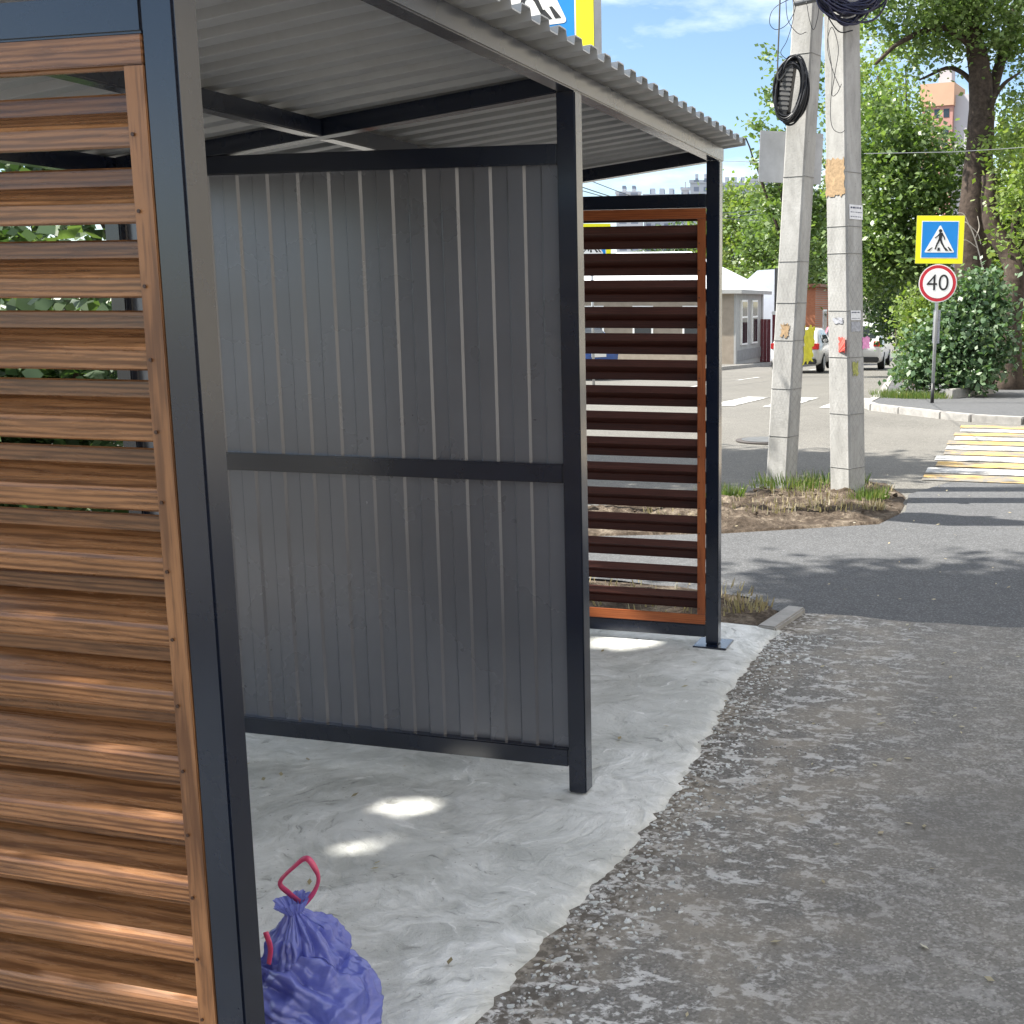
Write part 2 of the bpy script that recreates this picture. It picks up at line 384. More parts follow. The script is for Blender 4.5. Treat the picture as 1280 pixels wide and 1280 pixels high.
# ------------------------------------------------------------------ ground sheets
def axis(lo, hi, fine_lo, fine_hi, st):
    a = list(np.arange(fine_lo, fine_hi+1e-6, st)); x = fine_hi; d = st
    while x < hi: d *= 1.35; x += d; a.append(min(x, hi))
    x = fine_lo; d = st
    while x > lo: d *= 1.35; x -= d; a.insert(0, max(x, lo))
    return a
xs = axis(-900, 900, -16, 8, 1.0); ys = axis(-200, 1500, -4, 90, 1.0)
b = MB(); b.add([(x, y, gz(x, y)-.02) for x in xs for y in ys], [(i*len(ys)+j, (i+1)*len(ys)+j, (i+1)*len(ys)+j+1, i*len(ys)+j+1) for i in range(len(xs)-1) for j in range(len(ys)-1)])
struct(b.build('ground', M['road'], smooth=True))

def sheet(name, x0, x1, y0, y1, dz, m, st=.5, edge=None):
    nx = max(1, int((x1-x0)/st)); ny = max(1, int((y1-y0)/st)); b = MB()
    b.grid(lambda u, v: (x0+(x1-x0)*u, y0+(y1-y0)*v, gz(x0+(x1-x0)*u, y0+(y1-y0)*v)+dz), nx, ny)
    return b.build(name, m)
def poly_sheet(name, pts, dz, m, thick=.0):
    b = MB(); pts = [Vector((p[0], p[1])) for p in pts]
    b.add([(p.x, p.y, gz(p.x, p.y)+dz) for p in pts], [list(range(len(pts)))])
    if thick:
        n = len(pts); o = 0
        b.add([(p.x, p.y, gz(p.x, p.y)+dz) for p in pts]+[(p.x, p.y, gz(p.x, p.y)+dz-thick) for p in pts], [(i, n+i, n+(i+1) % n, (i+1) % n) for i in range(n)])
    o = b.build(name, m, weld=True); return o
# worn pavement round the shelter (to the seam at y = 6)
seam = [(x, 6.0+.02*math.sin(x*5)+.015*math.sin(x*13+1)) for x in np.linspace(.26, 9, 60)]
struct(poly_sheet('pavement', [(-3.2, -8), (9, -8)]+seam[::-1]+[(.2, 5.6), (-3.2, 5.6)], .0, M['pave']))
# newer, darker asphalt pavement between the seam and the crossing
fe = [(x, 10.95+.12*math.sin(x*.9)) for x in np.linspace(9, .75, 30)]
struct(poly_sheet('sidewalk', [(-3.2, 6.55), (-.95, 6.5), (-.1, 6.3), (.1, 6.05)]+seam+fe+[(.45, 10.2), (.5, 9.35), (.36, 8.72), (-.67, 8.07), (-1.5, 7.75), (-3.2, 7.4)], -.006, M['newasph']))

# shelter slab with a ragged, feathered edge
def slab_edge(y):
    return .20+.03*math.sin(y*2.1+.5)+.028*mnoise.noise(Vector((y*3.3, 1, 0)))+.035*mnoise.noise(Vector((y*9, 4, 0)))+.02*mnoise.noise(Vector((y*28, 7, 0)))
ye = np.linspace(-1.5, 5.62, 420)
b = MB(); inner = []
prof = [(-.40, .026), (-.16, .022), (-.05, .013), (0.0, .003), (.004, -.02)]
rows = []
for y in ye:
    e = slab_edge(y)+.05*min(1, max(0, (y-2.4)))*(.4); k = .6+.9*abs(mnoise.noise(Vector((y*4, 9, 0))))
    rows.append([(-2.1, y, .026)]+[(e+dx*k, y, z+(.004*mnoise.noise(Vector((dx*20, y*9, 3))) if z > 0 else 0)) for dx, z in prof])
nv = len(rows[0])
b.add([p for r in rows for p in r], [(i*nv+j, (i+1)*nv+j, (i+1)*nv+j+1, i*nv+j+1) for i in range(len(rows)-1) for j in range(nv-1)])
yf = ye[-1]; b.add([rows[-1][j] for j in range(nv)]+[(rows[-1][j][0], yf+.03, -.03) for j in range(nv)], [(j, j+1, nv+j+1, nv+j) for j in range(nv-1)])
struct(b.build('slab', M['concrete'], smooth=True))
SLAB = .026

# low kerb running from the slab corner to the seam
b = MB(); b.bar((.150, 5.60, .0), (.225, 6.03, .0), .10, .06)
struct(b.build('kerb', M['kerb'], bevel=.008))

# ------------------------------------------------------------------ soil beds
def soil_bed(name, poly, h, seed, n=46, lift=0):
    xs_ = [p[0] for p in poly]; ys_ = [p[1] for p in poly]; x0, x1, y0, y1 = min(xs_), max(xs_), min(ys_), max(ys_)
    def inside(x, y):
        c = False; d = 1e9
        for i in range(len(poly)):
            ax, ay = poly[i]; bx, by = poly[i-1]
            if (ay > y) != (by > y) and x < (bx-ax)*(y-ay)/(by-ay)+ax: c = not c
            t = max(0, min(1, ((x-ax)*(bx-ax)+(y-ay)*(by-ay))/((bx-ax)**2+(by-ay)**2+1e-9))); d = min(d, math.hypot(x-ax-t*(bx-ax), y-ay-t*(by-ay)))
        return d if c else -d
    b = MB(); vs = []; ok = []
    for i in range(n+1):
        for j in range(n+1):
            x = x0+(x1-x0)*i/n; y = y0+(y1-y0)*j/n; d = inside(x, y)
            k = min(1, max(0, d/.35)); k = k*k*(3-2*k)
            q = Vector((x, y, seed))
            z = h*k*(.55+.5*mnoise.noise(q*1.3))+k*(.05*mnoise.noise(q*4)+.05*abs(mnoise.noise(q*9))+.026*abs(mnoise.noise(q*24))+.012*mnoise.noise(q*45))
            vs.append((x, y, lift+max(z, -.004)+(.004 if d > 0 else -.03))); ok.append(d > -.06)
    fs = []
    for i in range(n):
        for j in range(n):
            q = (i*(n+1)+j, (i+1)*(n+1)+j, (i+1)*(n+1)+j+1, i*(n+1)+j+1)
            if all(ok[k] for k in q): fs.append(q)
    b.add(vs, fs); return struct(b.build(name, M['soil'], smooth=True))
soil_bed('soil', [(-3.2, 7.45), (-1.5, 7.8), (-.67, 8.1), (.34, 8.76), (.47, 9.3), (.42, 10.1), (.2, 10.75), (-.5, 10.9), (-.85, 10.3), (-1.0, 9.4), (-1.9, 8.9), (-3.2, 8.7)], .075, 3, 150)
soil_bed('soil', [(-2.2, 5.66), (-.2, 5.66), (.10, 5.62), (.15, 5.95), (.02, 6.2), (-.5, 6.4), (-2.2, 6.45)], .035, 8, 60)

# ------------------------------------------------------------------ far corner: raised pavement, kerb, grass
corner = [(4.5, 16.75), (2.6, 16.8), (1.44, 16.93), (.75, 17.2), (.318, 17.62), (-.35, 18.4), (-.85, 19.05), (-1.05, 19.7), (-1.05, 21), (-1.25, 24), (-1.9, 32), (-2.9, 44), (-4.4, 62), (-5.5, 78)]
H2 = .075
b = MB()
inn = [(x+7.0, y+3) for x, y in corner]
pav = corner+[(14, 78), (14, 16.75)]
sub = []
for i in range(len(pav)):
    a = Vector(pav[i]); c = Vector(pav[(i+1) % len(pav)]); n = max(1, int((c-a).length/2.0))
    sub += [tuple(a.lerp(c, k/n)) for k in range(n)]
bm = bmesh.new()
gridx = 34
# a fine grid follows the sloping terrain
bw = MB(); N = 80
def kx(y):
    for (x0, y0), (x1, y1) in zip(corner[2:], corner[3:]):
        if y0 <= y <= y1: return x0+(x1-x0)*(y-y0)/(y1-y0)
    return 1.44 if y < 17 else -5.5
yy = list(np.linspace(16.93, 22, 40))+list(np.linspace(22.5, 78, 56))
cols = [0, .03, .06, .1, .16, .25, .36, .5, .7, 1]
bw.add([(kx(y)+(16-kx(y))*c, y-(.18*c if y < 17 else 0), gz(kx(y)+(16-kx(y))*c, y)+H2) for y in yy for c in cols], [(i*len(cols)+j, i*len(cols)+j+1, (i+1)*len(cols)+j+1, (i+1)*len(cols)+j) for i in range(len(yy)-1) for j in range(len(cols)-1)])
struct(bw.build('sidewalk', M['newasph']))
def kerb_run(pts, z1, w=.16, h=.2, name='kerb', lean=0):
    b = MB()
    for p, q in zip(pts, pts[1:]):
        P = Vector((p[0], p[1], gz(*p)+z1-h/2)); Q = Vector((q[0], q[1], gz(*q)+z1-h/2)); d = (Q-P).normalized()
        n = max(1, round((Q-P).length/1.0))
        for k in range(n):
            a = P.lerp(Q, k/n); c = P.lerp(Q, (k+1)/n); b.bar(a+d*.004, c-d*.004, w, h)
    return struct(b.build(name, M['kerb'], bevel=.012))
fine = []
for p, q in zip(corner, corner[1:]):
    n = max(1, int(math.dist(p, q)/.8)) if p[1] < 30 else max(1, int(math.dist(p, q)/4)); fine += [(p[0]+(q[0]-p[0])*k/n, p[1]+(q[1]-p[1])*k/n) for k in range(n)]
fine.append(corner[-1])
kerb_run([(14, 16.6)]+fine, H2+.010)
# left pavement in front of the house
struct(sheet('pavement', -26, -9.3, 36, 75, .10, M['road'], 2))
kerb_run([(-9.3, 36), (-9.3, 42), (-9.3, 50), (-9.3, 60), (-9.3, 72)], .115)
kerb_run([(-26, 35.95), (-9.3, 35.95)], .115)

# ------------------------------------------------------------------ painted markings
def marks(name, c, rects, dz=-.012, seed=0):
    b = MB()
    for x0, x1, y0, y1 in rects:
        nx = max(1, int((x1-x0)/.3)); ny = max(1, int((y1-y0)/.3))
        b.grid(lambda u, v: (x0+(x1-x0)*u, y0+(y1-y0)*v, gz(x0+(x1-x0)*u, y0+(y1-y0)*v)+dz), nx, ny)
    return struct(b.build(name, c))
def worn(name, c, lo):
    t = NT(name); v = t.coord(world=True); a = t.noise(v, 2.2, 7, .7); g = t.noise(v, 70, 3, .7)
    f = t.ramp(t.math('ADD', t.math('MULTIPLY', a, .75), t.math('MULTIPLY', g, .3)), [(lo, 0.0), (lo+.12, 1.0)])
    t.set(t.mix(f, (.17, .165, .155), c), .7, 0, .3); return t.m
PW = worn('worn_white_paint', (.55, .54, .52), .44); PY = worn('worn_yellow_paint', (.50, .32, .095), .47)
white, yellow = [], []
y = 11.15; k = 0
while y < 16.2:
    (yellow if k % 2 == 0 else white).append((.50+.03*(y-11)+random.uniform(-.05, .05), 4.6, y, y+.40)); y += .50; k += 1
marks('crosswalk', PW, white); marks('crosswalk', PY, yellow)
zb = []
for k in range(9):
    zb.append((-9.4+k*.95, -9.4+k*.95+.45, 19.4, 22.6))
marks('crosswalk', PW, [r for r in zb if r[1] < -1.3])
marks('lane_line', PW, [(-6.15, -6.03, 26+k*6, 29+k*6) for k in range(6)])

# manhole on the road
c = base(957, 14.2); 
mh = empty('manhole_cover', (c.x, c.y, c.z-.012), 'dark round iron manhole cover set in the sunny road beyond the poles', 'manhole')
b = MB(); b.prism([(.36*math.cos(a), .36*math.sin(a)) for a in np.linspace(0, 2*math.pi, 32, endpoint=False)], 0, .010); b.build('frame_ring', plain('iron', (.07, .06, .055), .7), mh)
b = MB(); b.prism([(.29*math.cos(a), .29*math.sin(a)) for a in np.linspace(0, 2*math.pi, 32, endpoint=False)], .010, .018); b.build('lid', M['wire'], mh)

# ------------------------------------------------------------------ the shelter
W = .06; Y0, Y1, Y2 = 1.67, 3.43, 5.21; XB = -1.68; HB = 2.219; SL = .122
sh = empty('bus_stop_shelter', (0, Y0, SLAB), 'dark steel bus stop shelter with grey profiled roof and wooden louvre ends', 'bus shelter')
def P(name, mb, m, parent=sh, bevel=.0, smooth=False):
    for i, v in enumerate(mb.v): mb.v[i] = (v[0], v[1]-Y0, v[2]-SLAB)
    return mb.build(name, m, parent, bevel, smooth)
for x0 in (-W, XB):
    for yy_ in (Y0, Y1, Y2):
        top = HB if x0 == -W else HB+SL*(XB+W/2)+.0
        po = P('post', MB().box(x0, x0+W, yy_, yy_+W, SLAB+.006, top-.001), M['navy'], bevel=.004)
        if yy_ == Y2 or x0 != -W:
            P('base_plate', MB().box(x0-.05, x0+W+.05, yy_-.05, yy_+W+.05, SLAB-.004, SLAB+.006), M['navy'], po, .002)
P('front_beam', MB().box(-W, 0, Y0-.02, Y2+W+.02, HB, HB+W), M['navy'], bevel=.004)
zb_ = HB+SL*(XB+W/2)
P('rear_beam', MB().box(XB, XB+W, Y0-.02, Y2+W+.02, zb_, zb_+W), M['navy'], bevel=.004)
for yy_ in (Y0, Y1, Y2):
    b = MB(); x0, x1 = XB+W, -W; za, zc = HB+SL*x0+.003, HB+SL*x1+.003
    vs = [(x0, yy_+.003, za), (x1, yy_+.003, zc), (x1, yy_+W-.003, zc), (x0, yy_+W-.003, za)]
    b.add(vs+[(p[0], p[1], p[2]+W-.006) for p in vs], [(3,2,1,0),(4,5,6,7),(0,1,5,4),(1,2,6,5),(2,3,7,6),(3,0,4,7)])
    P('rafter', b, M['navy'], bevel=.003)
xm = -.87; zm = HB+SL*xm
for ya, yb in ((Y0+W, Y1), (Y1+W, Y2)):
    P('purlin', MB().box(xm-W/2, xm+W/2, ya+.001, yb-.001, zm+.004, zm+W-.004), M['navy'], bevel=.004)
# corrugated roof: waves run along y, each sheet dips to the back
b = MB(); x0, x1 = XB-.12, .085; pit = .122; amp = .026; ya, yb = Y0-.10, Y2+W+.09
prof = []
y = ya
while y < yb:
    for f, h in ((0, 0), (.38, 0), (.42, .06), (.475, .94), (.515, 1), (.88, 1), (.92, .94), (.975, .06)):
        if y+f*pit <= yb: prof.append((y+f*pit, h*amp))
    y += pit
def rz(x): return HB+W+.006+SL*x
nx = 8; n = len(prof)
for side, off in ((0, 0), (1, .0035)):
    b.add([(x0+(x1-x0)*i/nx, p[0], rz(x0+(x1-x0)*i/nx)+p[1]+off) for i in range(nx+1) for p in prof],
          [(i*n+j, (i+1)*n+j, (i+1)*n+j+1, i*n+j+1) for i in range(nx) for j in range(n-1)])
o2 = (nx+1)*n
b.add([b.v[nx*n+j] for j in range(n)]+[b.v[o2+nx*n+j] for j in range(n)], [(j, j+1, n+j+1, n+j) for j in range(n-1)])
P('roof_sheet', b, M['roof'])
# partition at the middle posts: three rails and profiled sheet
for z0 in (2.011, 1.050, .118):
    P('rail', MB().box(XB+W+.001, -W-.001, Y1+.002, Y1+W-.002, z0, z0+W), M['navy'], bevel=.004)
prof = []; x = XB+W+.004; pit = .111
while x < -W-.004:
    for f, h in ((0, 0), (.435, 0), (.50, 1), (.935, 1), (1.0, 0)):
        if x+f*pit < -W-.004 and (not prof or x+f*pit > prof[-1][0]+1e-6): prof.append((x+f*pit, h*.0075))
    x += pit
prof.append((-W-.004, prof[-1][1]))
for z0, z1 in ((.170, 1.057), (1.102, 2.018)):
    b = MB(); n = len(prof)
    for off in (0, .0012):
        b.add([(p[0], Y1+.030-p[1]+off, z) for z in (z0, z1) for p in prof], [(j, j+1, n+j+1, n+j) for j in range(n-1)])
    P('profiled_sheet', b, M['sheet'])
# louvre ends
def louvre(yc, out, msl, mfr, mfv):
    """yc: middle of the post depth; out = -1 when the outer side faces -y"""
    x0, x1 = XB+W+.002, -W-.002; zt, zb = 2.018, .126; q = out
    b = MB(); ks = range(-1, 16)
    for k in ks:
        g = 1.957-.119*k; top = g-.0105; bot = g-.119+.0105       # one slat between two gaps
        if k == -1: top = min(top, zt-.002)
        if k == 15: bot = zb+.002
        top = min(top, zt-.002); bot = max(bot, zb+.002)
        if top-bot < .02: continue
        a = min(.030, (top-bot)*.33); c = min(.036, (top-bot)*.38); t = .0022
        yb_, yf = (yc-.020, yc+.056) if q > 0 else (yc+.056, yc-.020)
        pr = [(yb_-q*.002, top-.004), (yb_-q*.001, top), (yb_, top-.003), (yb_+q*.001, top-a), (yf-q*.003, bot+c+.003), (yf, bot+c-.004), (yf, bot+.003), (yf-q*.003, bot), (yf-q*.012, bot+.001)]
        ring = pr+[(p[0]-q*t*(1 if i not in (3, 4) else .6), p[1]-(t if 2 < i < 5 else 0)) for i, p in enumerate(pr)][::-1]
        n = len(ring)
        b.add([(x0+.012, p[0], p[1]) for p in ring]+[(x1-.012, p[0], p[1]) for p in ring], [(i, (i+1) % n, n+(i+1) % n, n+i) for i in range(n)]+[list(range(n)), list(range(n, 2*n))[::-1]])
    sl = P('louvre_panel', b, msl)
    # face strips of the frame on the outer and the inner face
    def strips(y0, y1):
        P('frame_strip', MB().box(x0, x1, y0, y1, zt-.045, zt), mfr, sl, .0015)
        P('frame_strip', MB().box(x0, x1, y0, y1, zb, zb+.045), mfr, sl, .0015)
        for xa, xb in ((x0, x0+.038), (x1-.038, x1)):
            P('frame_strip', MB().box(xa, xb, y0+.0015, y1-.0015, zb+.046, zt-.046), mfv, sl, .0015)
    if out < 0: strips(yc-.030, yc-.0205); yr = yc-.030; dr = -1
    else: strips(yc-.034, yc-.0225); yr = yc-.034; dr = -1
    b = MB()
    for xr in (x0+.024, x1-.028):
        for k in range(0, 16):
            z = 1.957-.119*k-.090
            if z < .14: continue
            b.prism([(.0032*math.cos(a), .0032*math.sin(a)) for a in np.linspace(0, 2*math.pi, 8, endpoint=False)], 0, .002, Matrix.Translation((xr, yr, z))@Matrix.Rotation(R(90), 4, 'X'))
    ro = P('rivets', b, M['rivet'], sl); ro['kind'] = 'stuff'
louvre(Y0+W/2, -1, M['oak'], M['oak'], M['oak_v'])
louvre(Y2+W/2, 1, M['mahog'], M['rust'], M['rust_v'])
for yy_ in (Y0, Y2):
    P('rail', MB().box(XB+W+.001, -W-.001, yy_+.002, yy_+W-.002, 2.020, 2.080), M['navy'], bevel=.004)
    P('rail', MB().box(XB+W+.001, -W-.001, yy_+.002, yy_+W-.002, .063, .123), M['navy'], bevel=.004)

# ------------------------------------------------------------------ rubbish bags
def crumple(d, seed, fold, k1, k2):
    v = Vector(d); q = v*1.5+Vector((seed, 0, 0))
    ax = v.dot(Vector((.75, 0, -.65))); pz = v.dot(Vector((.65, 0, .75))); q2 = Vector((ax*.5+seed, pz*1.7, v.y*1.5)); r = abs(mnoise.noise(q))*.55+abs(mnoise.noise(q2*2.4))*.42+abs(mnoise.noise(q2*5.2+Vector((3, 1, 2))))*.24+abs(mnoise.noise(q2*11))*.09
    az = math.atan2(v.y, v.x); pleat = .5+.5*math.sin(az*fold+4*mnoise.noise(q*1.2))
    return 1-k1*r-k2*pleat*max(0, v.z+.35)
def blob(c, rad, seed, fold=13, k1=.35, k2=.07, nu=190, nv=130, flat=.0, pinch=.55, M_=None):
    b = MB()
    def f(u, v):
        th = u*2*math.pi; ph = (v-.5)*math.pi; d = Vector((math.cos(th)*math.cos(ph), math.sin(th)*math.cos(ph), math.sin(ph)))
        k = crumple(d, seed, fold, k1, k2); p = Vector((d.x*rad[0], d.y*rad[1], d.z*rad[2]))*k
        if d.z > 0: s = 1-pinch*d.z**3; p.x *= s; p.y *= s
        if M_: p = M_@p
        p = p+Vector(c)
        if p.z < SLAB+.003: p.z = SLAB+.003
        return p
    b.grid(f, nu, nv); return b
def ribbon(pts, wd, m, name, parent, th=.0012):
    b = MB(); pts = [Vector(p) for p in pts]; n = len(pts); vs = []
    for i, p in enumerate(pts):
        d = (pts[min(n-1, i+1)]-pts[max(0, i-1)]).normalized(); s = d.cross(Vector((-.35+.5*math.sin(i*.16), .85, -.35+.5*math.cos(i*.13)))).normalized(); t = d.cross(s)*th
        w_ = wd*(.9+.2*math.sin(i*.22))
        vs += [p+s*w_+t, p-s*w_+t, p-s*w_-t, p+s*w_-t]
    b.add(vs, [(i*4+k, i*4+(k+1) % 4, i*4+4+(k+1) % 4, i*4+4+k) for i in range(n-1) for k in range(4)]+[(0, 1, 2, 3), tuple((n-1)*4+k for k in (3, 2, 1, 0))])
    return b.build(name, m, parent, smooth=True)
def spline(ctrl, n=10):
    out = []; c = [Vector(p) for p in ctrl]; c = [c[0]*2-c[1]]+c+[c[-1]*2-c[-2]]
    for i in range(1, len(c)-2):
        for k in range(n):
            t = k/n; a, b_, d, e = c[i-1], c[i], c[i+1], c[i+2]
            out.append(.5*((2*b_)+(d-a)*t+(2*a-5*b_+4*d-e)*t*t+(3*b_-a-3*d+e)*t**3))
    out.append(c[-2]); return out
def Bp(mb, name, m, par, off):
    mb.v = [tuple(Vector(v)-off) for v in mb.v]; return mb.build(name, m, par, smooth=True)
def onY(px, py, Y):
    d = ray(px, py); return CAM+d*((Y-CAM.y)/d.y)
cL = onY(395, 1335, 2.02); cT = onY(362, 1212, 2.06)
o1 = Vector((cL.x, cL.y, SLAB)); o2_ = Vector((cT.x, cT.y, cT.z-.1))
bg1 = empty('rubbish_bag', tuple(o1), 'full blue plastic rubbish bag lying lower beside the near shelter post', 'rubbish bag', 'rubbish bags by the near post')
def tied_bag(c, R0, H, seed, n_pl, axis, sag=.0, squash=1.0):
    """a film bag gathered towards its tie: pleats fan out of the neck, ridged creases over the belly"""
    ax = Vector(axis).normalized(); q = Vector((0, 0, 1)).rotation_difference(ax); b = MB(); NU, NV = 260, 150
    def f(u, v):
        az = u*2*math.pi
        if v < .76: ph = math.radians(-90+v/.76*138); r = math.cos(ph); z = math.sin(ph)
        elif v < .88: k = (v-.76)/.12; r = .669+(.20-.669)*k**.7; z = .743+.30*k
        else: k = (v-.88)/.12; r = .20+.22*k; z = 1.043+.24*k
        d = Vector((math.cos(az)*r, math.sin(az)*r, z)); nq = d*1.7+Vector((seed, 0, seed))
        wob = 2.2*mnoise.noise(Vector((math.cos(az)*1.3, math.sin(az)*1.3, seed+z*.5)))
        pl = abs(math.sin(az*n_pl*.5+wob+.8*mnoise.noise(nq*1.5)))                     # sharp pleats
        pl2 = abs(math.sin(az*n_pl*1.1-wob*1.7+1.3*mnoise.noise(nq*2.5)))
        amp = max(0, min(1, (v-.28)/.5)); cr = abs(mnoise.noise(nq))*.75+abs(mnoise.noise(nq*2.1))*.40+abs(mnoise.noise(nq*4.6))*.09
        k = 1-.42*cr*(1-.5*amp)-amp*(.24*(1-pl)+.10*(1-pl2))
        p = Vector((d.x*k*R0, d.y*k*R0*squash, z*H*(1-.12*cr)))
        p = q@p; p += Vector(c)
        if p.z < SLAB+.003: p.z = SLAB+.003
        return p
    b.grid(f, NU, NV); return b
Bp(tied_bag((cL.x, cL.y, max(.12, cL.z)), .148, .155, 5.3, 13, (-.85, -.1, .55)), 'bag_body', M['bag'], bg1, o1)
bg2 = empty('rubbish_bag', tuple(o2_), 'blue plastic rubbish bag with pink drawstring resting on top of the other bag', 'rubbish bag', 'rubbish bags by the near post')
Bp(tied_bag(tuple(onY(386, 1208, 2.06)), .104, .128, 11.7, 12, (-.17, -.05, .97)), 'bag_body', M['bag'], bg2, o2_)
STR = [(376, 1128), (362, 1117), (350, 1103), (368, 1083), (383, 1073), (394, 1086), (398, 1100), (392, 1116), (380, 1130)]
pts = []
for px, py in STR:
    d = ray(px, py); t = (2.075-CAM.y)/d.y; pts.append(tuple(CAM+d*t-o2_))
ribbon(spline(pts, 8), .0058, M['strap'], 'drawstring', bg2)
pts = []
for px, py in ((332, 1165), (338, 1185), (336, 1205)):
    d = ray(px, py); t = (1.92-CAM.y)/d.y; pts.append(tuple(CAM+d*t-o2_))
ribbon(spline(pts, 8), .0055, M['strap'], 'drawstring', bg2)

# ------------------------------------------------------------------ trees
def leaves(ells, size, clump=.3, per=36, flat=.35, shell=.35):
    out = []
    for (c, r, n) in ells:
        nc = max(4, n//per)
        d = RNG.normal(size=(nc, 3)); d /= np.linalg.norm(d, axis=1)[:, None]
        rad = (shell+(1-shell)*RNG.random(nc))**(1/1.6)
        cc = np.array(c)+d*rad[:, None]*np.array(r)
        sz = clump*(.6+.8*RNG.random(nc))
        idx = RNG.integers(0, nc, n)
        p = cc[idx]+RNG.normal(size=(n, 3))*sz[idx][:, None]*np.array((1, 1, .75))
        out.append(p)
    p = np.concatenate(out); n = len(p)
    nrm = RNG.normal(size=(n, 3)); nrm[:, 2] = np.abs(nrm[:, 2])+flat; nrm /= np.linalg.norm(nrm, axis=1)[:, None]
    t = RNG.normal(size=(n, 3)); t -= nrm*np.sum(t*nrm, axis=1)[:, None]; t /= np.linalg.norm(t, axis=1)[:, None]
    s = np.cross(nrm, t); L_ = size*(.45+1.0*RNG.random(n))[:, None]; wd = L_*.36
    V = np.stack([p-t*L_*.5, p+s*wd-t*L_*.08, p+t*L_*.5, p-s*wd-t*L_*.08], axis=1)
    return V
def carve(V, targets):
    c = V.mean(axis=1); keep = np.ones(len(c), bool); s = np.array(TOSUN)
    for pt, r in targets:
        v = c-np.array(pt); a = v@s; d = np.linalg.norm(v-a[:, None]*s, axis=1); keep &= ~((d < r) & (a > 0))
    return V[keep]
def tree(name, label, loc, trunk, limbs, ells, size, mleaf, mbark, cat='tree', group=None, targets=None, **kw):
    """trunk/limbs: lists of (points, radii) in world coordinates"""
    root = empty(name, loc, label, cat, group); off = Vector(loc)
    if trunk:
        b = MB()
        for pts, rd in [trunk]+limbs:
            sp = spline(pts, 6); rr = [rd[0]+(rd[1]-rd[0])*i/(len(sp)-1) for i in range(len(sp))]
            if pts is trunk[0]: rr[0] *= 1.35; rr[1] *= 1.18
            b.tube([p-off for p in sp], rr, 9)
        for i, v in enumerate(b.v):
            q = Vector(v); k = 1+.0; b.v[i] = tuple(q+Vector((1, 1, 0))*.03*mnoise.noise(q*3)) if len(b.v) < 4000 else v
        b.build('trunk', mbark, root, smooth=True)
    V = leaves(ells, size, **kw)
    if targets: V = carve(V, targets)
    V = V-np.array(off)
    quads('crown', V, mleaf, root); return root
Vv = lambda *a: Vector(a)
# two street trees left of the shelter (outside the frame on the left): their shade lies over the shelter
SPOTS = [((-.548, 3.203, .03), .10), ((-.46, 3.24, .03), .07), ((-.538, 2.9, .03), .08), ((-.46, 2.98, .03), .06), ((-.30, 3.32, .03), .035), ((-.62, 3.02, .03), .04), ((-.75, 3.12, .03), .03), ((-.40, 2.72, .03), .035), ((-.66, 2.78, .03), .045), ((-.46, 5.15, .03), .16), ((-.38, 5.35, .03), .12),
         ((.5, 5.52, 0), .08), ((.7, 5.43, 0), .12), ((.9, 5.34, 0), .13), ((1.08, 5.25, 0), .10),
         ] + [((CAM+ray(x, y)*((1.684-CAM.y)/ray(x, y).y)), r) for x, y, r in ((235, 1237, .05), (200, 1232, .055), (165, 1226, .05), (120, 1150, .045), (60, 1140, .06), (10, 1130, .05), (225, 1168, .055), (190, 1163, .055), (215, 1094, .05), (175, 1088, .05), (140, 1084, .035), (205, 1015, .05), (170, 1010, .045), (150, 930, .05), (125, 926, .04), (100, 845, .045), (85, 842, .035), (60, 765, .035), (30, 760, .04))] + [
         ((-.9, 4.6, .03), .12), ((-1.1, 4.9, .03), .12), ((-.8, 4.3, .03), .08)]
tree('street_tree', 'big leafy street tree left of the shelter near its mid partition', (-5.2, 2.2, 0),
     ([Vv(-5.2, 2.2, -.1), Vv(-5.15, 2.25, 2.4), Vv(-5.2, 2.3, 5), Vv(-5.1, 2.3, 8)], (.19, .05)),
     [([Vv(-5.2, 2.25, 3.2), Vv(-4.2, 3.2, 5.2), Vv(-3.6, 3.9, 6.6)], (.09, .03)), ([Vv(-5.2, 2.25, 3.6), Vv(-6.2, 1.5, 5.4), Vv(-6.8, 1.1, 7)], (.09, .03)), ([Vv(-5.15, 2.3, 4), Vv(-4.4, 1.2, 6), Vv(-4, .8, 7.4)], (.08, .03))],
     [((-5.1, 2.25, 7.1), (2.9, 2.5, 2.2), 30000), ((-4.7, 4.75, 8.8), (1.9, .75, .9), 9000)], .15, M['leaf_a'], M['bark'], group='street trees left of the shelter', targets=SPOTS, clump=.34, shell=.15)
tree('street_tree', 'big leafy street tree left of the shelter nearest the camera', (-5.2, -2.4, 0),
     ([Vv(-5.2, -2.4, -.1), Vv(-5.25, -2.4, 2.4), Vv(-5.2, -2.3, 5), Vv(-5.3, -2.3, 8)], (.2, .05)),
     [([Vv(-5.2, -2.4, 3.2), Vv(-4.2, -1.2, 5.2), Vv(-3.6, -.6, 6.6)], (.09, .03)), ([Vv(-5.2, -2.4, 3.6), Vv(-6.2, -3.4, 5.4), Vv(-6.8, -4, 7)], (.09, .03))],
     [((-5.1, -2.3, 7.1), (3.0, 2.7, 2.2), 30000)], .15, M['leaf_a'], M['bark'], group='street trees left of the shelter', targets=SPOTS, clump=.34, shell=.15)
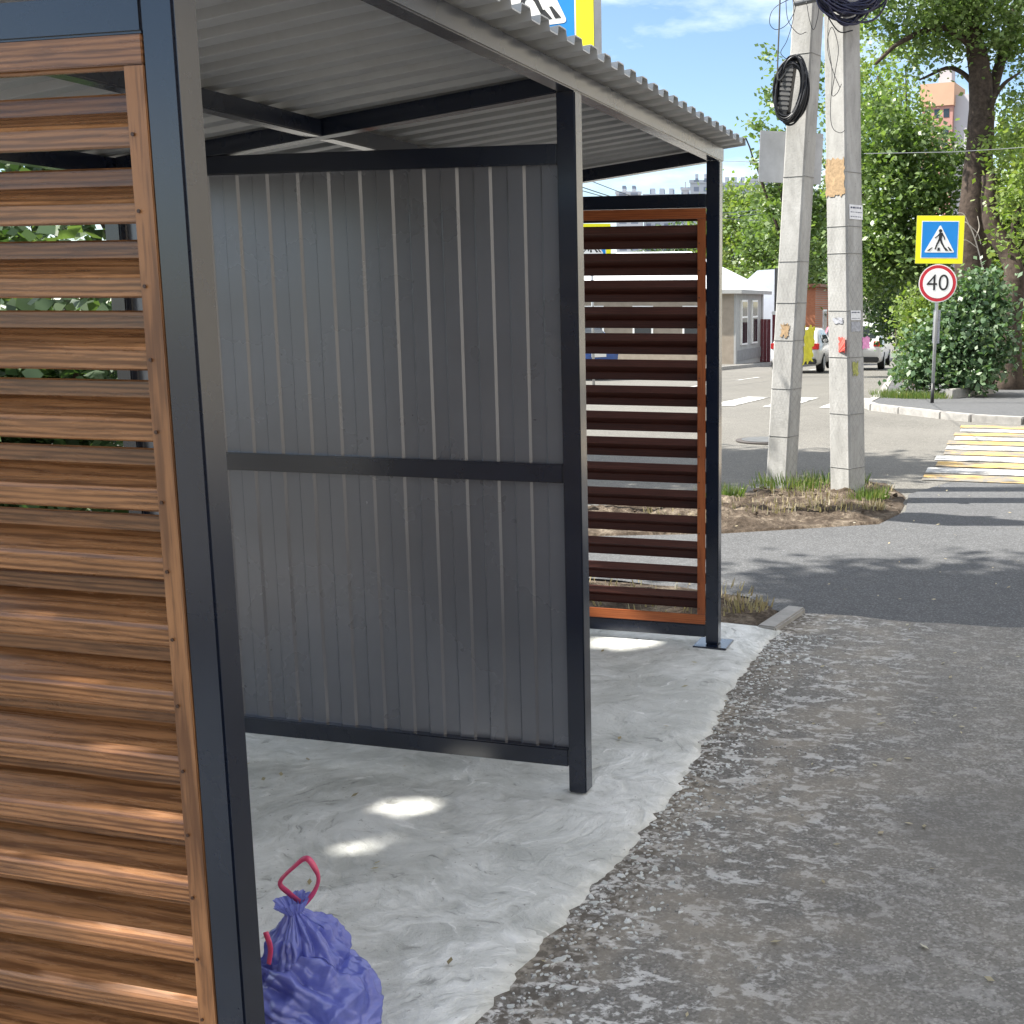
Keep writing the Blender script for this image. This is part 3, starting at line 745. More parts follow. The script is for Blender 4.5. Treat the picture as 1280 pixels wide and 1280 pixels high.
# tree behind the shelter whose shadow crosses the road by the poles
c = CAM+FH*11.4+RT*(-5.2)
tree('street_tree', 'low dense tree behind the shelter glimpsed through the wooden slats', (c.x, c.y, 0),
     ([Vv(c.x, c.y, -.1), Vv(c.x+.1, c.y, 2), Vv(c.x, c.y+.1, 7.5)], (.14, .03)),
     [([Vv(c.x, c.y, 1.6), Vv(c.x-1, c.y+.3, 3)], (.06, .02)), ([Vv(c.x, c.y, 1.9), Vv(c.x+1, c.y-.3, 3.6)], (.06, .02))],
     [((c.x, c.y, 4.1), (2.3, 1.6, 2.6), 14000), (tuple(CAM+FH*12.25+RT*(-5.2)+Vector((0, 0, 5.7))), (1.9, .8, 1.3), 9000)], .14, M['leaf_c'], M['bark'], group='street trees left of the shelter', clump=.32, shell=.2)

# --- the right-hand group behind the far corner
def B3(px, py, s): return at(px, py, s)
t0 = base(1215, 26, H2)
tr = [Vector((t0.x, t0.y, t0.z-.1)), B3(1216, 330, 26), B3(1218, 260, 26), B3(1226, 160, 26), B3(1224, 90, 26), B3(1212, 20, 26), B3(1195, -60, 26)]
c0 = B3(1222, 10, 26)
def E(px, py, s, rx, ry, rz, n):
    p = B3(px, py, s); return ((p.x, p.y, p.z), (rx, ry, rz), n)
tree('poplar_tree', 'tall tree with thick dark bark trunk behind the pedestrian crossing sign', tuple(t0), (tr, (.44, .13)),
     [([B3(1224, 190, 26), B3(1238, 120, 26.2), B3(1262, 40, 26.4), B3(1290, -60, 26.6)], (.16, .08)),
      ([B3(1218, 60, 26), B3(1180, 35, 25.6), B3(1130, 50, 25.2), B3(1095, 80, 25)], (.09, .03)),
      ([B3(1224, 110, 26), B3(1190, 85, 26.3), B3(1150, 100, 26.5)], (.07, .02)),
      ([B3(1226, 160, 26), B3(1250, 110, 25.6), B3(1275, 90, 25.4)], (.07, .02))],
     [E(1150, -10, 25.5, 1.5, 1.6, .75, 6500), E(1240, 0, 26, 1.3, 1.6, 1.1, 7500), E(1200, -90, 26, 3, 2.4, 1.6, 6000), E(1160, 60, 25.8, .8, .9, .45, 1000), E(1275, 90, 26.2, .5, .8, 1.0, 900), E(1185, 40, 26.6, .6, .5, .5, 800)],
     .105, M['leaf_a'], M['bark_d'], clump=.26)
t1 = base(1262, 24.5, H2)
tree('leaning_tree', 'crooked second trunk leaning right of the thick tree', tuple(t1),
     ([Vector((t1.x, t1.y, t1.z-.1)), B3(1262, 400, 24.5), B3(1268, 350, 24.6), B3(1262, 320, 24.8), B3(1240, 280, 25), B3(1236, 220, 25.2)], (.26, .17)),
     [([B3(1262, 315, 24.8), B3(1275, 250, 24.6), B3(1295, 205, 24.4)], (.08, .05))],
     [E(1275, 190, 25, .8, .9, 1.0, 1500), E(1290, 260, 24, .7, .8, .9, 1200)], .12, M['leaf_b'], M['bark_d'], clump=.22)
def leafy(name, label, px, s, ells, size, ml, group='leafy trees behind the far corner', trunk_to=None, dz=H2, **kw):
    b0 = base(px, s, dz); tt = trunk_to or (ells[0][0])
    tp = Vector(tt); mid = (b0+tp)/2+Vector((.15, 0, .2))
    return tree(name, label, tuple(b0), ([Vector((b0.x, b0.y, b0.z-.1)), mid, tp], (.16, .05)), [([mid, (mid+tp)/2+Vector((.5, .2, .3)), tp+Vector((.9, .2, .3))], (.06, .02)), ([mid, (mid+tp)/2+Vector((-.5, 0, .3)), tp+Vector((-.9, -.2, .4))], (.06, .02))], ells, size, ml, M['bark_d'], group=group, **kw)
leafy('maple_tree', 'broad green tree filling the gap between the right pole and the crossing sign', 1165, 31,
      [E(1115, 250, 31, 1.3, 1.5, 1.9, 6600), E(1155, 215, 31.5, 1.2, 1.4, 1.05, 3600), E(1105, 160, 31, .9, 1.2, 1.4, 2300), E(1088, 320, 31, .6, .9, 1.2, 2300), E(1145, 300, 30.5, 1.1, 1.2, 1.2, 4200)], .14, M['leaf_a'], clump=.24)
leafy('maple_tree', 'dark lower tree rising right behind the parked white car', 1150, 38,
      [E(1098, 340, 40, 1.4, 1.5, 1.4, 5000), E(1130, 370, 37, 1.2, 1.4, 1.6, 5000), E(1075, 300, 38.5, 1.2, 1.5, 1.6, 3600)], .15, M['leaf_c'], clump=.28)
leafy('maple_tree', 'yellowish sunlit tree right of the thick trunk', 1275, 30,
      [E(1270, 215, 30, 1.0, 1.3, 1.6, 3800), E(1290, 300, 30, 1.1, 1.4, 1.8, 4200), E(1255, 300, 31, .7, 1.0, 1.6, 2600), E(1275, 380, 31, 1.2, 1.2, 1.2, 3200)], .14, M['leaf_b'], clump=.24)
leafy('maple_tree', 'loose tall tree crown with sky holes high above the white sport utility car', 1150, 43,
      [E(1098, 95, 43, 1.5, 1.8, 1.8, 1300), E(1065, 130, 43, 1.1, 1.5, 2.0, 1500), E(1135, 150, 44, .9, 1.2, 1.2, 700), E(1090, 200, 43, 2.0, 1.6, 1.8, 3200)], .17, M['leaf_b'], clump=.3)
leafy('maple_tree', 'thin pale tree rising behind the left pole', 985, 36,
      [E(972, 190, 36, .55, .7, 1.5, 700), E(985, 260, 36, .9, .8, 1.4, 1600), E(962, 90, 36, .3, .4, .9, 200), E(1005, 150, 36, .7, .7, 2.2, 1100), E(1010, 290, 36, .7, .8, 1.6, 1500), E(948, 170, 36, .3, .3, .5, 120)], .16, M['leaf_a'], clump=.2)
# trees behind the house
for i, (px, py, s, rx, rz, n, m, lb) in enumerate([(928, 300, 72, 3.0, 3.4, 7500, 'leaf_b', 'sunlit yellow green tree right behind the white roofed house'), (968, 320, 66, 2.3, 3.4, 6000, 'leaf_a', 'green tree rising behind the white shed and left pole'),
                              (1012, 322, 70, 2.0, 3.2, 5000, 'leaf_a', 'green tree above the orange brick building between the poles'), (860, 335, 78, 4.0, 2.6, 5000, 'leaf_c', 'green tree behind the house half hidden by the far louvre panel'), (1045, 300, 74, 2.5, 5, 5000, 'leaf_c', 'dark green tree behind the right pole down the street')]):
    leafy('garden_tree', lb, px, s, [E(px, py, s, rx, rx, rz, n), E(px+12, py-25, s+1, rx*.6, rx*.6, rz*.7, n//3)], .24, M[m], 'garden trees behind the house', dz=0, clump=.42)
# the bush under the signs
def bush(name, label, px, s, ells, size, m, n_stem=7, dz=H2, clump=.16):
    b0 = base(px, s, dz); root = empty(name, tuple(b0), label, 'bush')
    b = MB()
    for k in range(n_stem):
        e = Vector(ells[k % len(ells)][0])-b0; e = e*(.6+.3*random.random())+Vector((random.uniform(-.3, .3), random.uniform(-.2, .2), 0))
        b.tube(spline([Vector((random.uniform(-.15, .15), random.uniform(-.1, .1), -.05)), e*.5+Vector((random.uniform(-.1, .1), 0, .1)), e], 4), .014, 5)
    b.build('stems', M['bark'], root)
    V = leaves(ells, size, clump=clump, per=26, flat=.15)-np.array(b0); V[:, :, 2] = np.maximum(V[:, :, 2], .02); quads('foliage', V, m, root); return root
bush('lilac_bush', 'wide glossy green bush around the pedestrian sign post', 1190, 21.6, [E(1198, 428, 21.6, .72, .6, .55, 3600), E(1158, 448, 21.8, .42, .5, .45, 1700), E(1228, 385, 21.8, .38, .4, .62, 1700), E(1195, 465, 21.3, .85, .45, .26, 1800), E(1200, 375, 21.7, .3, .3, .3, 500), E(1245, 430, 21.6, .3, .4, .6, 900), E(1215, 352, 21.8, .13, .13, .22, 130), E(1182, 392, 21.5, .16, .16, .2, 150), E(1240, 345, 21.9, .12, .12, .2, 110), E(1130, 470, 21.5, .2, .2, .18, 180), E(1252, 372, 21.7, .16, .16, .24, 140)], .105, M['leaf_g'])
bush('shrub', 'light yellow green shrub left of the sign post', 1135, 22.4, [E(1146, 415, 22.6, .34, .5, .55, 1300), E(1165, 385, 22.6, .42, .5, .45, 1300), E(1135, 395, 22.8, .25, .3, .3, 300)], .085, M['leaf_b'])
bush('shrub', 'yellow green shrub at the right edge behind the trunks', 1275, 25.5, [E(1275, 425, 25.5, .7, .7, .6, 1800)], .10, M['leaf_b'])
# bare twigs in front of the trunk
tb = base(1236, 22.8, H2); root = empty('dry_sapling', tuple(tb), 'bare pale dry twigs sticking out in front of the thick trunk', 'sapling')
b = MB()
for pth, r_ in (([(1238, 470), (1236, 380), (1222, 310), (1208, 278), (1192, 290)], .012), ([(1222, 310), (1207, 300), (1196, 305)], .008), ([(1218, 300), (1224, 285), (1222, 270)], .008), ([(1212, 283), (1205, 268), (1198, 266)], .007), ([(1208, 278), (1222, 292), (1226, 305)], .007)):
    b.tube([B3(x, y, 22.8)-tb for x, y in spline([Vector((p[0], p[1], 0)) for p in pth], 4) for x, y in [(x, y)]] if False else [B3(q.x, q.y, 22.8)-tb for q in spline([Vector((p[0], p[1], 0)) for p in pth], 5)], r_, 5)
b.build('twigs', M['twig'], root)

# ------------------------------------------------------------------ grass, litter
def blades(name, spots, n, h, m, label):
    V = []
    for (x, y, z, r) in spots:
        for k in range(n):
            a = random.uniform(0, 6.28); d = r*math.sqrt(random.random()); px_, py_ = x+d*math.cos(a), y+d*math.sin(a); hh = h*random.uniform(.4, 1.2); b_ = random.uniform(0, 6.28); w_ = random.uniform(.003, .007)
            lx, ly = .5*hh*math.cos(a)*random.random(), .5*hh*math.sin(a)*random.random(); c_, s_ = w_*math.cos(b_), w_*math.sin(b_); zz = z(px_, py_) if callable(z) else z
            V.append(((px_-c_, py_-s_, zz), (px_+c_, py_+s_, zz), (px_+c_*.3+lx, py_+s_*.3+ly, zz+hh), (px_-c_*.3+lx, py_-s_*.3+ly, zz+hh)))
    o = quads(name, np.array(V), m); return tag(o, label, 'grass', kind='stuff')
blades('grass', [(-1.05, 9.35, .02, .16), (-.95, 9.5, .03, .12), (.16, 9.45, .04, .14), (.22, 9.65, .04, .12), (-.4, 10.0, .07, .4), (-.2, 10.3, .06, .3), (-.55, 9.8, .08, .3)], 150, .095, M['grass'], 'short green grass and weeds round the concrete poles')
blades('grass', [(-.5, 6.05, .02, .5), (-.05, 5.98, .02, .15), (-1.2, 6.1, .02, .4)], 130, .05, M['dry'], 'dry sparse grass in the soil strip beyond the shelter slab')
vg = [base(px, s, H2) for px, s in ((1118, 21.0), (1130, 20.9), (1142, 20.8), (1155, 20.7), (1125, 21.8), (1140, 21.6), (1112, 22), (1165, 20.8))]
blades('grass', [(p.x, p.y, p.z, .38) for p in vg], 260, .11, M['grass'], 'yellowish green grass verge under the bush')
V = []
for k in range(260):
    q = random.random()
    if q < .45: x, y = random.uniform(.1, 3), random.uniform(6.1, 11)
    elif q < .75: x, y = random.uniform(.2, 1.8), random.uniform(2, 6)
    elif q < .9: x, y = random.uniform(-1.5, .1), random.uniform(1.9, 5.5)
    else: x, y = random.uniform(-1, .5), random.uniform(7.8, 10.6)
    z = (SLAB+.006 if x < .1 and y < 5.6 else .10 if q >= .9 else .004); a = random.uniform(0, 6.28); l = random.uniform(.006, .018); u = Vector((math.cos(a), math.sin(a), random.uniform(-.1, .3)))*l; v = Vector((-math.sin(a), math.cos(a), random.uniform(0, .4)))*l*.45; c = Vector((x, y, z+.003))
    V.append((c-u, c+v, c+u, c-v))
tag(quads('leaf_litter', np.array([[tuple(p) for p in q] for q in V]), M['dry']), 'small pale fallen leaves scattered over the pavement and slab', 'leaves', kind='stuff')
# crumbs of cement along the ragged slab edge
b = MB()
for k in range(700):
    y = random.uniform(1.9, 5.6); x = slab_edge(y)+.03+abs(random.gauss(.0, .22)); s = random.uniform(.0015, .0055); a = random.uniform(0, 3)
    b.box(-s, s, -s*.7, s*.7, -.002, s*.8, Matrix.Translation((x, y, .001))@Matrix.Rotation(a, 4, 'Z')@Matrix.Rotation(random.uniform(-.3, .3), 4, 'X'))
tag(b.build('cement_crumbs', M['kerb']), 'loose cement crumbs along the ragged edge of the slab', 'crumbs', kind='stuff')

# ------------------------------------------------------------------ signs
def pic(root, Sz, parent_field, zsign=-1):
    """white triangle and walking figure in the plane y = 0 facing -y, unit square scaled by Sz"""
    def poly(name, pts, y0, y1, m, par):
        b = MB(); b.prism([(x*Sz, y*Sz) for x, y in pts], 0, y1-y0, Matrix.Translation((0, y1, 0))@Matrix.Rotation(R(90), 4, 'X')); return b.build(name, m, par)
    def rounded(pts, r, n=5):
        out = []
        for i in range(len(pts)):
            p = Vector(pts[i]); a = (Vector(pts[i-1])-p).normalized(); c = (Vector(pts[(i+1) % len(pts)])-p).normalized()
            for k in range(n+1):
                t = k/n; out.append(tuple((p+a*r)*(1-t)**2+p*2*t*(1-t)+(p+c*r)*t*t))
        return out
    tri = poly('triangle', rounded([(-.43, -.36), (.43, -.36), (0, .42)], .06), -.010, -.007, M['white'], parent_field)
    fig = MB(); MX = Matrix.Translation((0, -.010, 0))@Matrix.Rotation(R(90), 4, 'X')
    def sh(pts): fig.prism([(x*Sz, y*Sz) for x, y in pts], 0, .0025, MX)
    sh([(.01+.048*math.cos(a), .245+.048*math.sin(a)) for a in np.linspace(0, 2*math.pi, 16, endpoint=False)])
    def limb(a, b_, w0, w1):
        a = Vector(a); b_ = Vector(b_); n = (b_-a).normalized(); n = Vector((-n.y, n.x)); sh([tuple(a+n*w0), tuple(a-n*w0), tuple(b_-n*w1), tuple(b_+n*w1)])
    limb((.03, .195), (.01, .0), .05, .042)
    limb((.05, .175), (.115, .075), .02, .016); limb((.115, .085), (.14, .0), .017, .014)
    limb((.0, .17), (-.075, .09), .02, .015); limb((-.07, .095), (-.135, .045), .015, .013)
    limb((.02, .02), (.07, -.12), .03, .024); limb((.065, -.10), (.15, -.25), .024, .019)
    limb((.0, .03), (-.06, -.11), .03, .024); limb((-.06, -.09), (-.12, -.27), .024, .019)
    for pts in ([(-.345, -.31), (-.275, -.31), (-.19, -.22), (-.225, -.22)], [(-.06, -.31), (.02, -.31), (.005, -.22), (-.045, -.22)], [(.17, -.31), (.26, -.31), (.175, -.22), (.12, -.22)], [(.29, -.31), (.36, -.31), (.26, -.20), (.225, -.20)]): sh(pts)
    fig.build('pedestrian_symbol', M['black'], tri)
def crossing_board(root, zc, board, blue, depth=.03, mod=None):
    h = board/2; q = Vector((0, 0, zc))
    bd = empty('tmp', (0, 0, 0), 'x', 'x') if False else None
    b = MB(); b.box(-h, h, 0, depth, zc-h, zc+h); bo = b.build('sign_board', M['galv'], root, .003)
    b = MB(); b.box(-h+.002, h-.002, -.0045, -.0005, zc-h+.002, zc+h-.002); b.build('yellow_face', M['yellow'], bo)
    b = MB(); k = blue/2+.012; b.box(-k, k, -.0062, -.0035, zc-k, zc+k); b.build('white_edge', M['white'], bo)
    b = MB(); k = blue/2; b.box(-k, k, -.0075, -.005, zc-k, zc+k); f = b.build('blue_field', M['blue'], bo)
    e = bpy.data.objects.new('pictogram', None)
    f2 = f
    # triangle and figure are children of the board at its centre
    bpy.data.objects.remove(e)
    n0 = set(bpy.data.objects); pic(root, blue, f2)
    for o in set(bpy.data.objects)-n0:
        if o.name.startswith('triangle'): o.location = (0, 0, zc)
        # keep the tree at thing > part > sub-part: hang both from the board
        o.parent = bo
        if o.name.startswith('pedestrian'): o.location = (0, 0, zc)
        if o.name.startswith('triangle'): o.location = (0, 0, zc)
    f.parent = bo
    return bo
# small sign at the far corner, with the speed limit disc below it
sb = base(1165, 19.3, H2)
sg = empty('crossing_sign', tuple(sb), 'yellow framed blue pedestrian crossing sign above a round 40 limit sign on one thin post', 'road sign')
sg.rotation_euler = (0, R(.7), math.atan2(FH.x, FH.y)*-1-R(9))
u = 19.3/FPX
zsq = (503-300)*u-.02; zc2 = (503-355)*u-.015
b = MB(); b.tube([(0, .04, -.1), (0, .04, zsq+.35)], .028, 12); b.build('post', M['galv'], sg, smooth=True)
b = MB(); b.tube([(0, .04, -.1), (0, .04, .32)], .030, 12); b.build('post_foot', M['black'], sg, smooth=True)
crossing_board(sg, zsq-.03, .745, .555)
disc = lambda r, y0, y1, n=40: MB().prism([(r*math.cos(a), r*math.sin(a)) for a in np.linspace(0, 2*math.pi, n, endpoint=False)], 0, y1-y0, Matrix.Translation((0, y1, zc2))@Matrix.Rotation(R(90), 4, 'X'))
d0 = disc(.30, -.004, .012).build('limit_disc', M['white'], sg)
disc(.285, -.006, -.003).build('red_ring', M['red'], d0); disc(.235, -.008, -.005).build('white_face', M['white'], d0)
fc = bpy.data.curves.new('t', 'FONT'); fc.body = '40'; fc.size = .36; fc.align_x = 'CENTER'; fc.align_y = 'CENTER'; fc.extrude = .001; fc.offset = -.002
fo = bpy.data.objects.new('t', fc); COL.objects.link(fo); bpy.context.view_layer.update()
me = bpy.data.meshes.new_from_object(fo.evaluated_get(bpy.context.evaluated_depsgraph_get())); bpy.data.objects.remove(fo)
me.materials.clear(); me.materials.append(M['black'])
num = bpy.data.objects.new('numerals', me); COL.objects.link(num); num.parent = d0; num.rotation_euler = (R(90), 0, 0); num.location = (0, -.0095, zc2)
b = MB(); b.box(-.04, .07, .07, .10, zc2-.95, zc2-.42); b.build('back_plate', M['paper_g'], sg)

# the big lit-box sign over the roof, on its own post behind the shelter
dS = 8.6; th = R(27)
pr_ = at(743, 60, dS); ctr_dir = (RT*math.cos(th)-FH*math.sin(th))       # along the sign towards its right end
bw_, bz = 1.05, 1.05
cz = pr_.z; cpos = pr_-ctr_dir*(bw_/2)
sb2 = empty('crossing_sign', (cpos.x, cpos.y, 0), 'large yellow and blue pedestrian crossing sign showing above the shelter roof', 'road sign')
sb2.rotation_euler = (0, 0, math.atan2(ctr_dir.y, ctr_dir.x))
crossing_board(sb2, 3.79, bw_, .74, depth=.10)
b = MB(); b.tube([(0, .15, -.1), (0, .15, 4.3)], .038, 14); b.build('post', M['galv'], sb2, smooth=True)
for zq in (3.95, 3.4): MB().box(-.25, .25, .101, .125, zq, zq+.04).build('bracket', M['galv'], sb2)
# another one across the street, seen in slivers through the far louvres
s3 = base(742, 27); sg3 = empty('crossing_sign', tuple(s3), 'pedestrian crossing sign across the street glimpsed through the far louvre slats', 'road sign')
sg3.rotation_euler = (0, 0, YAW)
b = MB(); b.tube([(0, .05, -.1), (0, .05, 3.6)], .03, 10); b.build('post', M['galv'], sg3, smooth=True)
crossing_board(sg3, 3.2, .86, .62)

# ------------------------------------------------------------------ concrete poles
def pole(pxb, s, pxt, yt, side0, side1, rot, label):
    p0 = base(pxb, s); p1 = at(pxt, yt, s); d = (p1-p0)/(p1.z-p0.z)
    Ht = 7.5; root = empty('utility_pole', tuple(p0), label, 'pole', 'concrete utility poles')
    b = MB(); n = 24
    rings = []
    for i in range(n+1):
        z = -.3+(Ht+.3)*i/n; h = (side0+(side1-side0)*i/n)/2; c_ = h*.14
        o = [(h-c_, -h), (h, -h+c_), (h, h-c_), (h-c_, h), (-h+c_, h), (-h, h-c_), (-h, -h+c_), (-h+c_, -h)]
        rings.append([(x*math.cos(rot)-y*math.sin(rot)+d.x*z, x*math.sin(rot)+y*math.cos(rot)+d.y*z, z) for x, y in o])
    b.add([p for r in rings for p in r], [(i*8+k, i*8+(k+1) % 8, (i+1)*8+(k+1) % 8, (i+1)*8+k) for i in range(n) for k in range(8)]+[list(range(8)), list(range(n*8, n*8+8))])
    b.build('shaft', M['pole'], root)
    def ring_at(z, extra=.004):
        i = (z+.3)/(Ht+.3); h = (side0+(side1-side0)*i)/2+extra
        return [Vector((x*math.cos(rot)-y*math.sin(rot)+d.x*z, x*math.sin(rot)+y*math.cos(rot)+d.y*z, z)) for x, y in ((h, -h*.86), (h, h*.86), (h*.86, h), (-h*.86, h), (-h, h*.86), (-h, -h*.86), (-h*.86, -h), (h*.86, -h))]
    return root, p0, d, ring_at
rotL = YAW+R(58); rotR = YAW+R(45)
PL, pl0, dl, ringL = pole(976, 10.35, 1011, 0, .205, .19, rotL, 'leaning concrete pole with black splice box and cable coil, left of the pair')
PR, pr0, dr, ringR = pole(1060, 9.75, 1052, 0, .215, .20, rotR, 'upright concrete pole with torn posters and big cable bundle, right of the pair')
def zy(px, py, s): return at(px, py, s).z
for (ring, root, s, ys_, px) in ((ringL, PL, 10.35, (222, 326, 378, 425, 485, 545, 70), 985), (ringR, PR, 9.75, (218, 318, 388, 447, 515, 583, 283), 1055)):
    for y in ys_:
        z = zy(px, y, s)-root.location.z
        MB().tube(ring(z+random.uniform(-.01, .01), .0015), .0032, 5, closed=True).build('strap', M['galv_d'], root)
# things fixed to the poles: small posters are parts of the pole surface they are glued to
def face_frame(root, ring, z, k):          # k: 0 left visible face, 1 right visible face
    r = ring(z, .003); c = sum(r, Vector())/8
    best = []
    for i, j in ((0, 1), (2, 3), (4, 5), (6, 7)):
        m_ = (r[i]+r[j])/2-c; best.append((m_.normalized(), (r[i]+r[j])/2))
    vis = sorted([q for q in best if q[0].dot(FH) < -.05], key=lambda q: q[0].dot(RT))
    nrm, mid = vis[0] if k == 0 else vis[-1]
    t = Vector((0, 0, 1)).cross(nrm).normalized()
    return nrm, mid, t
def poster(name, label, root, ring, k, z0, z1, u0, u1, m, cat='poster', rag=0, lines=0, group=None, curl=0):
    nrm, mid, t = face_frame(root, ring, (z0+z1)/2, k); half = .1
    slope = (ring(z1, 0)[0]-ring(z0, 0)[0]); slope = Vector((slope.x, slope.y, 0))/(z1-z0)
    def pt(u, v, off=.0):
        z = z0+(z1-z0)*v; return root.location+mid+t*(half*(u0+(u1-u0)*u))+nrm*off+Vector((0, 0, z-(z0+z1)/2))+slope*(z-(z0+z1)/2)
    N_ = 12; rim = []
    for i in range(N_): rim.append((i/N_, 0))
    for i in range(N_): rim.append((1, i/N_))
    for i in range(N_): rim.append((1-i/N_, 1))
    for i in range(N_): rim.append((0, 1-i/N_))
    rim = [(u+rag*random.uniform(-1, 1), v+rag*random.uniform(-1, 1)) for u, v in rim]
    o0 = pt(.5, .5); n = len(rim); b = MB()
    def w_(u, v, o): return pt(u, v, o+curl*max(0, u-.55)**1.4)-o0
    b.add([w_(u, v, .002) for u, v in rim]+[w_(u, v, .0005) for u, v in rim], [list(range(n)), list(range(n, 2*n))[::-1]]+[(i, (i+1) % n, n+(i+1) % n, n+i) for i in range(n)])
    o = b.build(name, m, loc=o0); tag(o, label, cat, group)
    if lines:
        for q in range(lines):
            bl = MB()
            v = .8-.62*q/max(1, lines-1); hh = .12 if q == 0 else .05
            x = .08
            while x < .88:
                l_ = random.uniform(.06, .16); bl.add([w_(x, v-hh/2, .003), w_(min(.92, x+l_), v-hh/2, .003), w_(min(.92, x+l_), v+hh/2, .003), w_(x, v+hh/2, .003)], [(0, 1, 2, 3)]); x += l_+.04
            bl.build('printed_line', M['ink'], o)
    return o
M['ochre'] = plain('torn_ochre_paper', (.36, .25, .145), .85, 0, .35, 40)
M['pinkp'] = plain('pink_paper', (.75, .30, .55), .7, 0, .2, 30); M['redp'] = plain('red_paper', (.75, .10, .08), .7, 0, .3, 30)
M['yelp'] = plain('yellow_paper', (.62, .58, .03), .6, 0, .2, 20); M['olive'] = plain('olive_paper', (.33, .34, .10), .7, 0, .4, 40)
zR = lambda y: zy(1055, y, 9.75)-PR.location.z
zL = lambda y: zy(985, y, 10.35)-PL.location.z
poster('torn_poster', 'ochre remains of a torn poster on the sunny face of the right pole', PR, ringR, 0, zR(246), zR(200), -.95, .9, M['ochre'], rag=.05)
poster('notice', 'white notice with dark printed lines on the shaded face of the right pole', PR, ringR, 1, zR(275), zR(257), -.75, .95, M['paper'], lines=3)
poster('notice', 'small white notice with a blue mark low on the right pole', PR, ringR, 1, zR(400), zR(388), -.75, .55, M['paper'], lines=2)
poster('notice', 'plain greyish notice just below the small white one', PR, ringR, 1, zR(414), zR(402), -.7, .5, M['paper_g'], rag=.03)
poster('torn_poster', 'greenish scrap of poster near the middle of the right pole', PR, ringR, 1, zR(468), zR(452), -.55, .15, M['olive'], rag=.12)
poster('paper_flag', 'red paper scrap sticking out at the corner of the right pole', PR, ringR, 0, zR(440), zR(422), .15, 1.05, M['redp'], rag=.08, curl=.12)
poster('paper_flag', 'pink paper scrap sticking out from the right edge of the right pole', PR, ringR, 1, zR(436), zR(421), .75, 1.7, M['pinkp'], rag=.08)
poster('paper_flag', 'yellow green sheet hanging off the right edge of the left pole', PL, ringL, 1, zL(454), zL(410), .75, 2.2, M['yelp'], rag=.09, curl=.06)
poster('torn_poster', 'grey paper remnant on the sunny face of the right pole', PR, ringR, 0, zR(404), zR(397), -.4, .5, M['paper_g'], rag=.14)
poster('torn_poster', 'brown smear of old glue on the sunny face of the left pole', PL, ringL, 0, zL(420), zL(405), -.3, .4, M['ochre'], rag=.15)
# plain plate strapped behind the left pole
a0 = at(949, 165, 10.55); a1 = at(1029, 165, 10.55); a2 = at(951, 229, 10.55); mid = (a0+a1)/2
pt_ = empty('sign_plate', tuple(mid-Vector((0, 0, (a0.z-a2.z)/2))), 'blank grey plate strapped crosswise behind the left concrete pole', 'sign plate')
b = MB(); w2 = (a1-a0).length/2; hh = (a0.z-a2.z)/2
b.box(-w2, w2, 0, .012, -hh, hh); o = b.build('plate', plain('plate_grey', (.5, .51, .53), .5), pt_, .003)
b = MB(); b.bar((-w2*.9, .02, 0), (w2*.9, .02, 0), .02, .03); b.build('bracket', M['galv'], pt_)
pt_.rotation_euler = (0, R(2.0), YAW+R(6))
# splice box with its coil on the left pole
sp0 = at(984, 112, 10.08)
cb = empty('splice_box', tuple(sp0), 'ribbed dark grey cable splice box tied to the left pole inside a coil of cable', 'splice box')
cb.rotation_euler = (0, R(8), YAW-R(28))
b = MB(); b.box(-.046, .046, -.035, .035, -.18, .195); o = b.build('box_body', plain('splice_grey', (.04, .04, .045), .5), cb, .008)
b = MB()
for k in range(9): b.box(-.048, .048, -.039, -.034, -.16+k*.037, -.14+k*.037)
b.build('rib', M['wire'], o)
b = MB(); b.box(-.042, .042, -.036, .034, -.20, -.172); b.build('end_cap', M['black'], cb, .004)
cc = empty('cable_coil', tuple(sp0), 'oval coil of black cable hung round the splice box on the left pole', 'cable coil', 'cable coils on the poles')
cc.rotation_euler = (0, R(8), YAW-R(20))
b = MB()
for k in range(22):
    rx, rz_ = .115+random.uniform(-.03, .025), .225+random.uniform(-.035, .03); ox, oz, oy = .035+random.uniform(-.015, .015), random.uniform(-.02, .02), random.uniform(-.03, .03)
    b.tube([(ox+rx*math.cos(a), oy+.02*math.sin(2*a+k), oz+rz_*math.sin(a)) for a in np.linspace(0, 2*math.pi, 36, endpoint=False)], .0085, 6, closed=True)
b.build('coil_turns', M['cable'], cc, smooth=True)
# big bundle at the top of the right pole
bp = at(1060, -12, 9.5)
cc2 = empty('cable_coil', tuple(bp), 'big untidy bundle of blue black cable round the top of the right pole', 'cable coil', 'cable coils on the poles')
cc2.rotation_euler = (R(8), R(-5), YAW)
b = MB()
for k in range(34):
    rx, rz_ = random.uniform(.15, .27), random.uniform(.12, .235); ox, oz, oy = random.uniform(-.04, .08), random.uniform(-.02, .06), random.uniform(-.06, .05); ph = random.uniform(0, 6)
    b.tube([(ox+rx*math.cos(a), oy+.03*math.sin(2*a+ph), oz+rz_*math.sin(a)+.02*math.sin(3*a+ph)) for a in np.linspace(0, 2*math.pi, 40, endpoint=False)], .008, 6, closed=True)
b.build('coil_turns', M['cable_b'], cc2, smooth=True)
# clamp crossbar between the pole tops
b0 = at(995, 5, 10.2); b1 = at(1045, -6, 9.6)
b = MB(); b.tube([Vector((0, 0, 0)), b1-b0], .02, 8); o = b.build('clamp_bar', M['cable'], loc=tuple(b0)); tag(o, 'dark clamp bar joining the two pole tops under the cables', 'clamp')
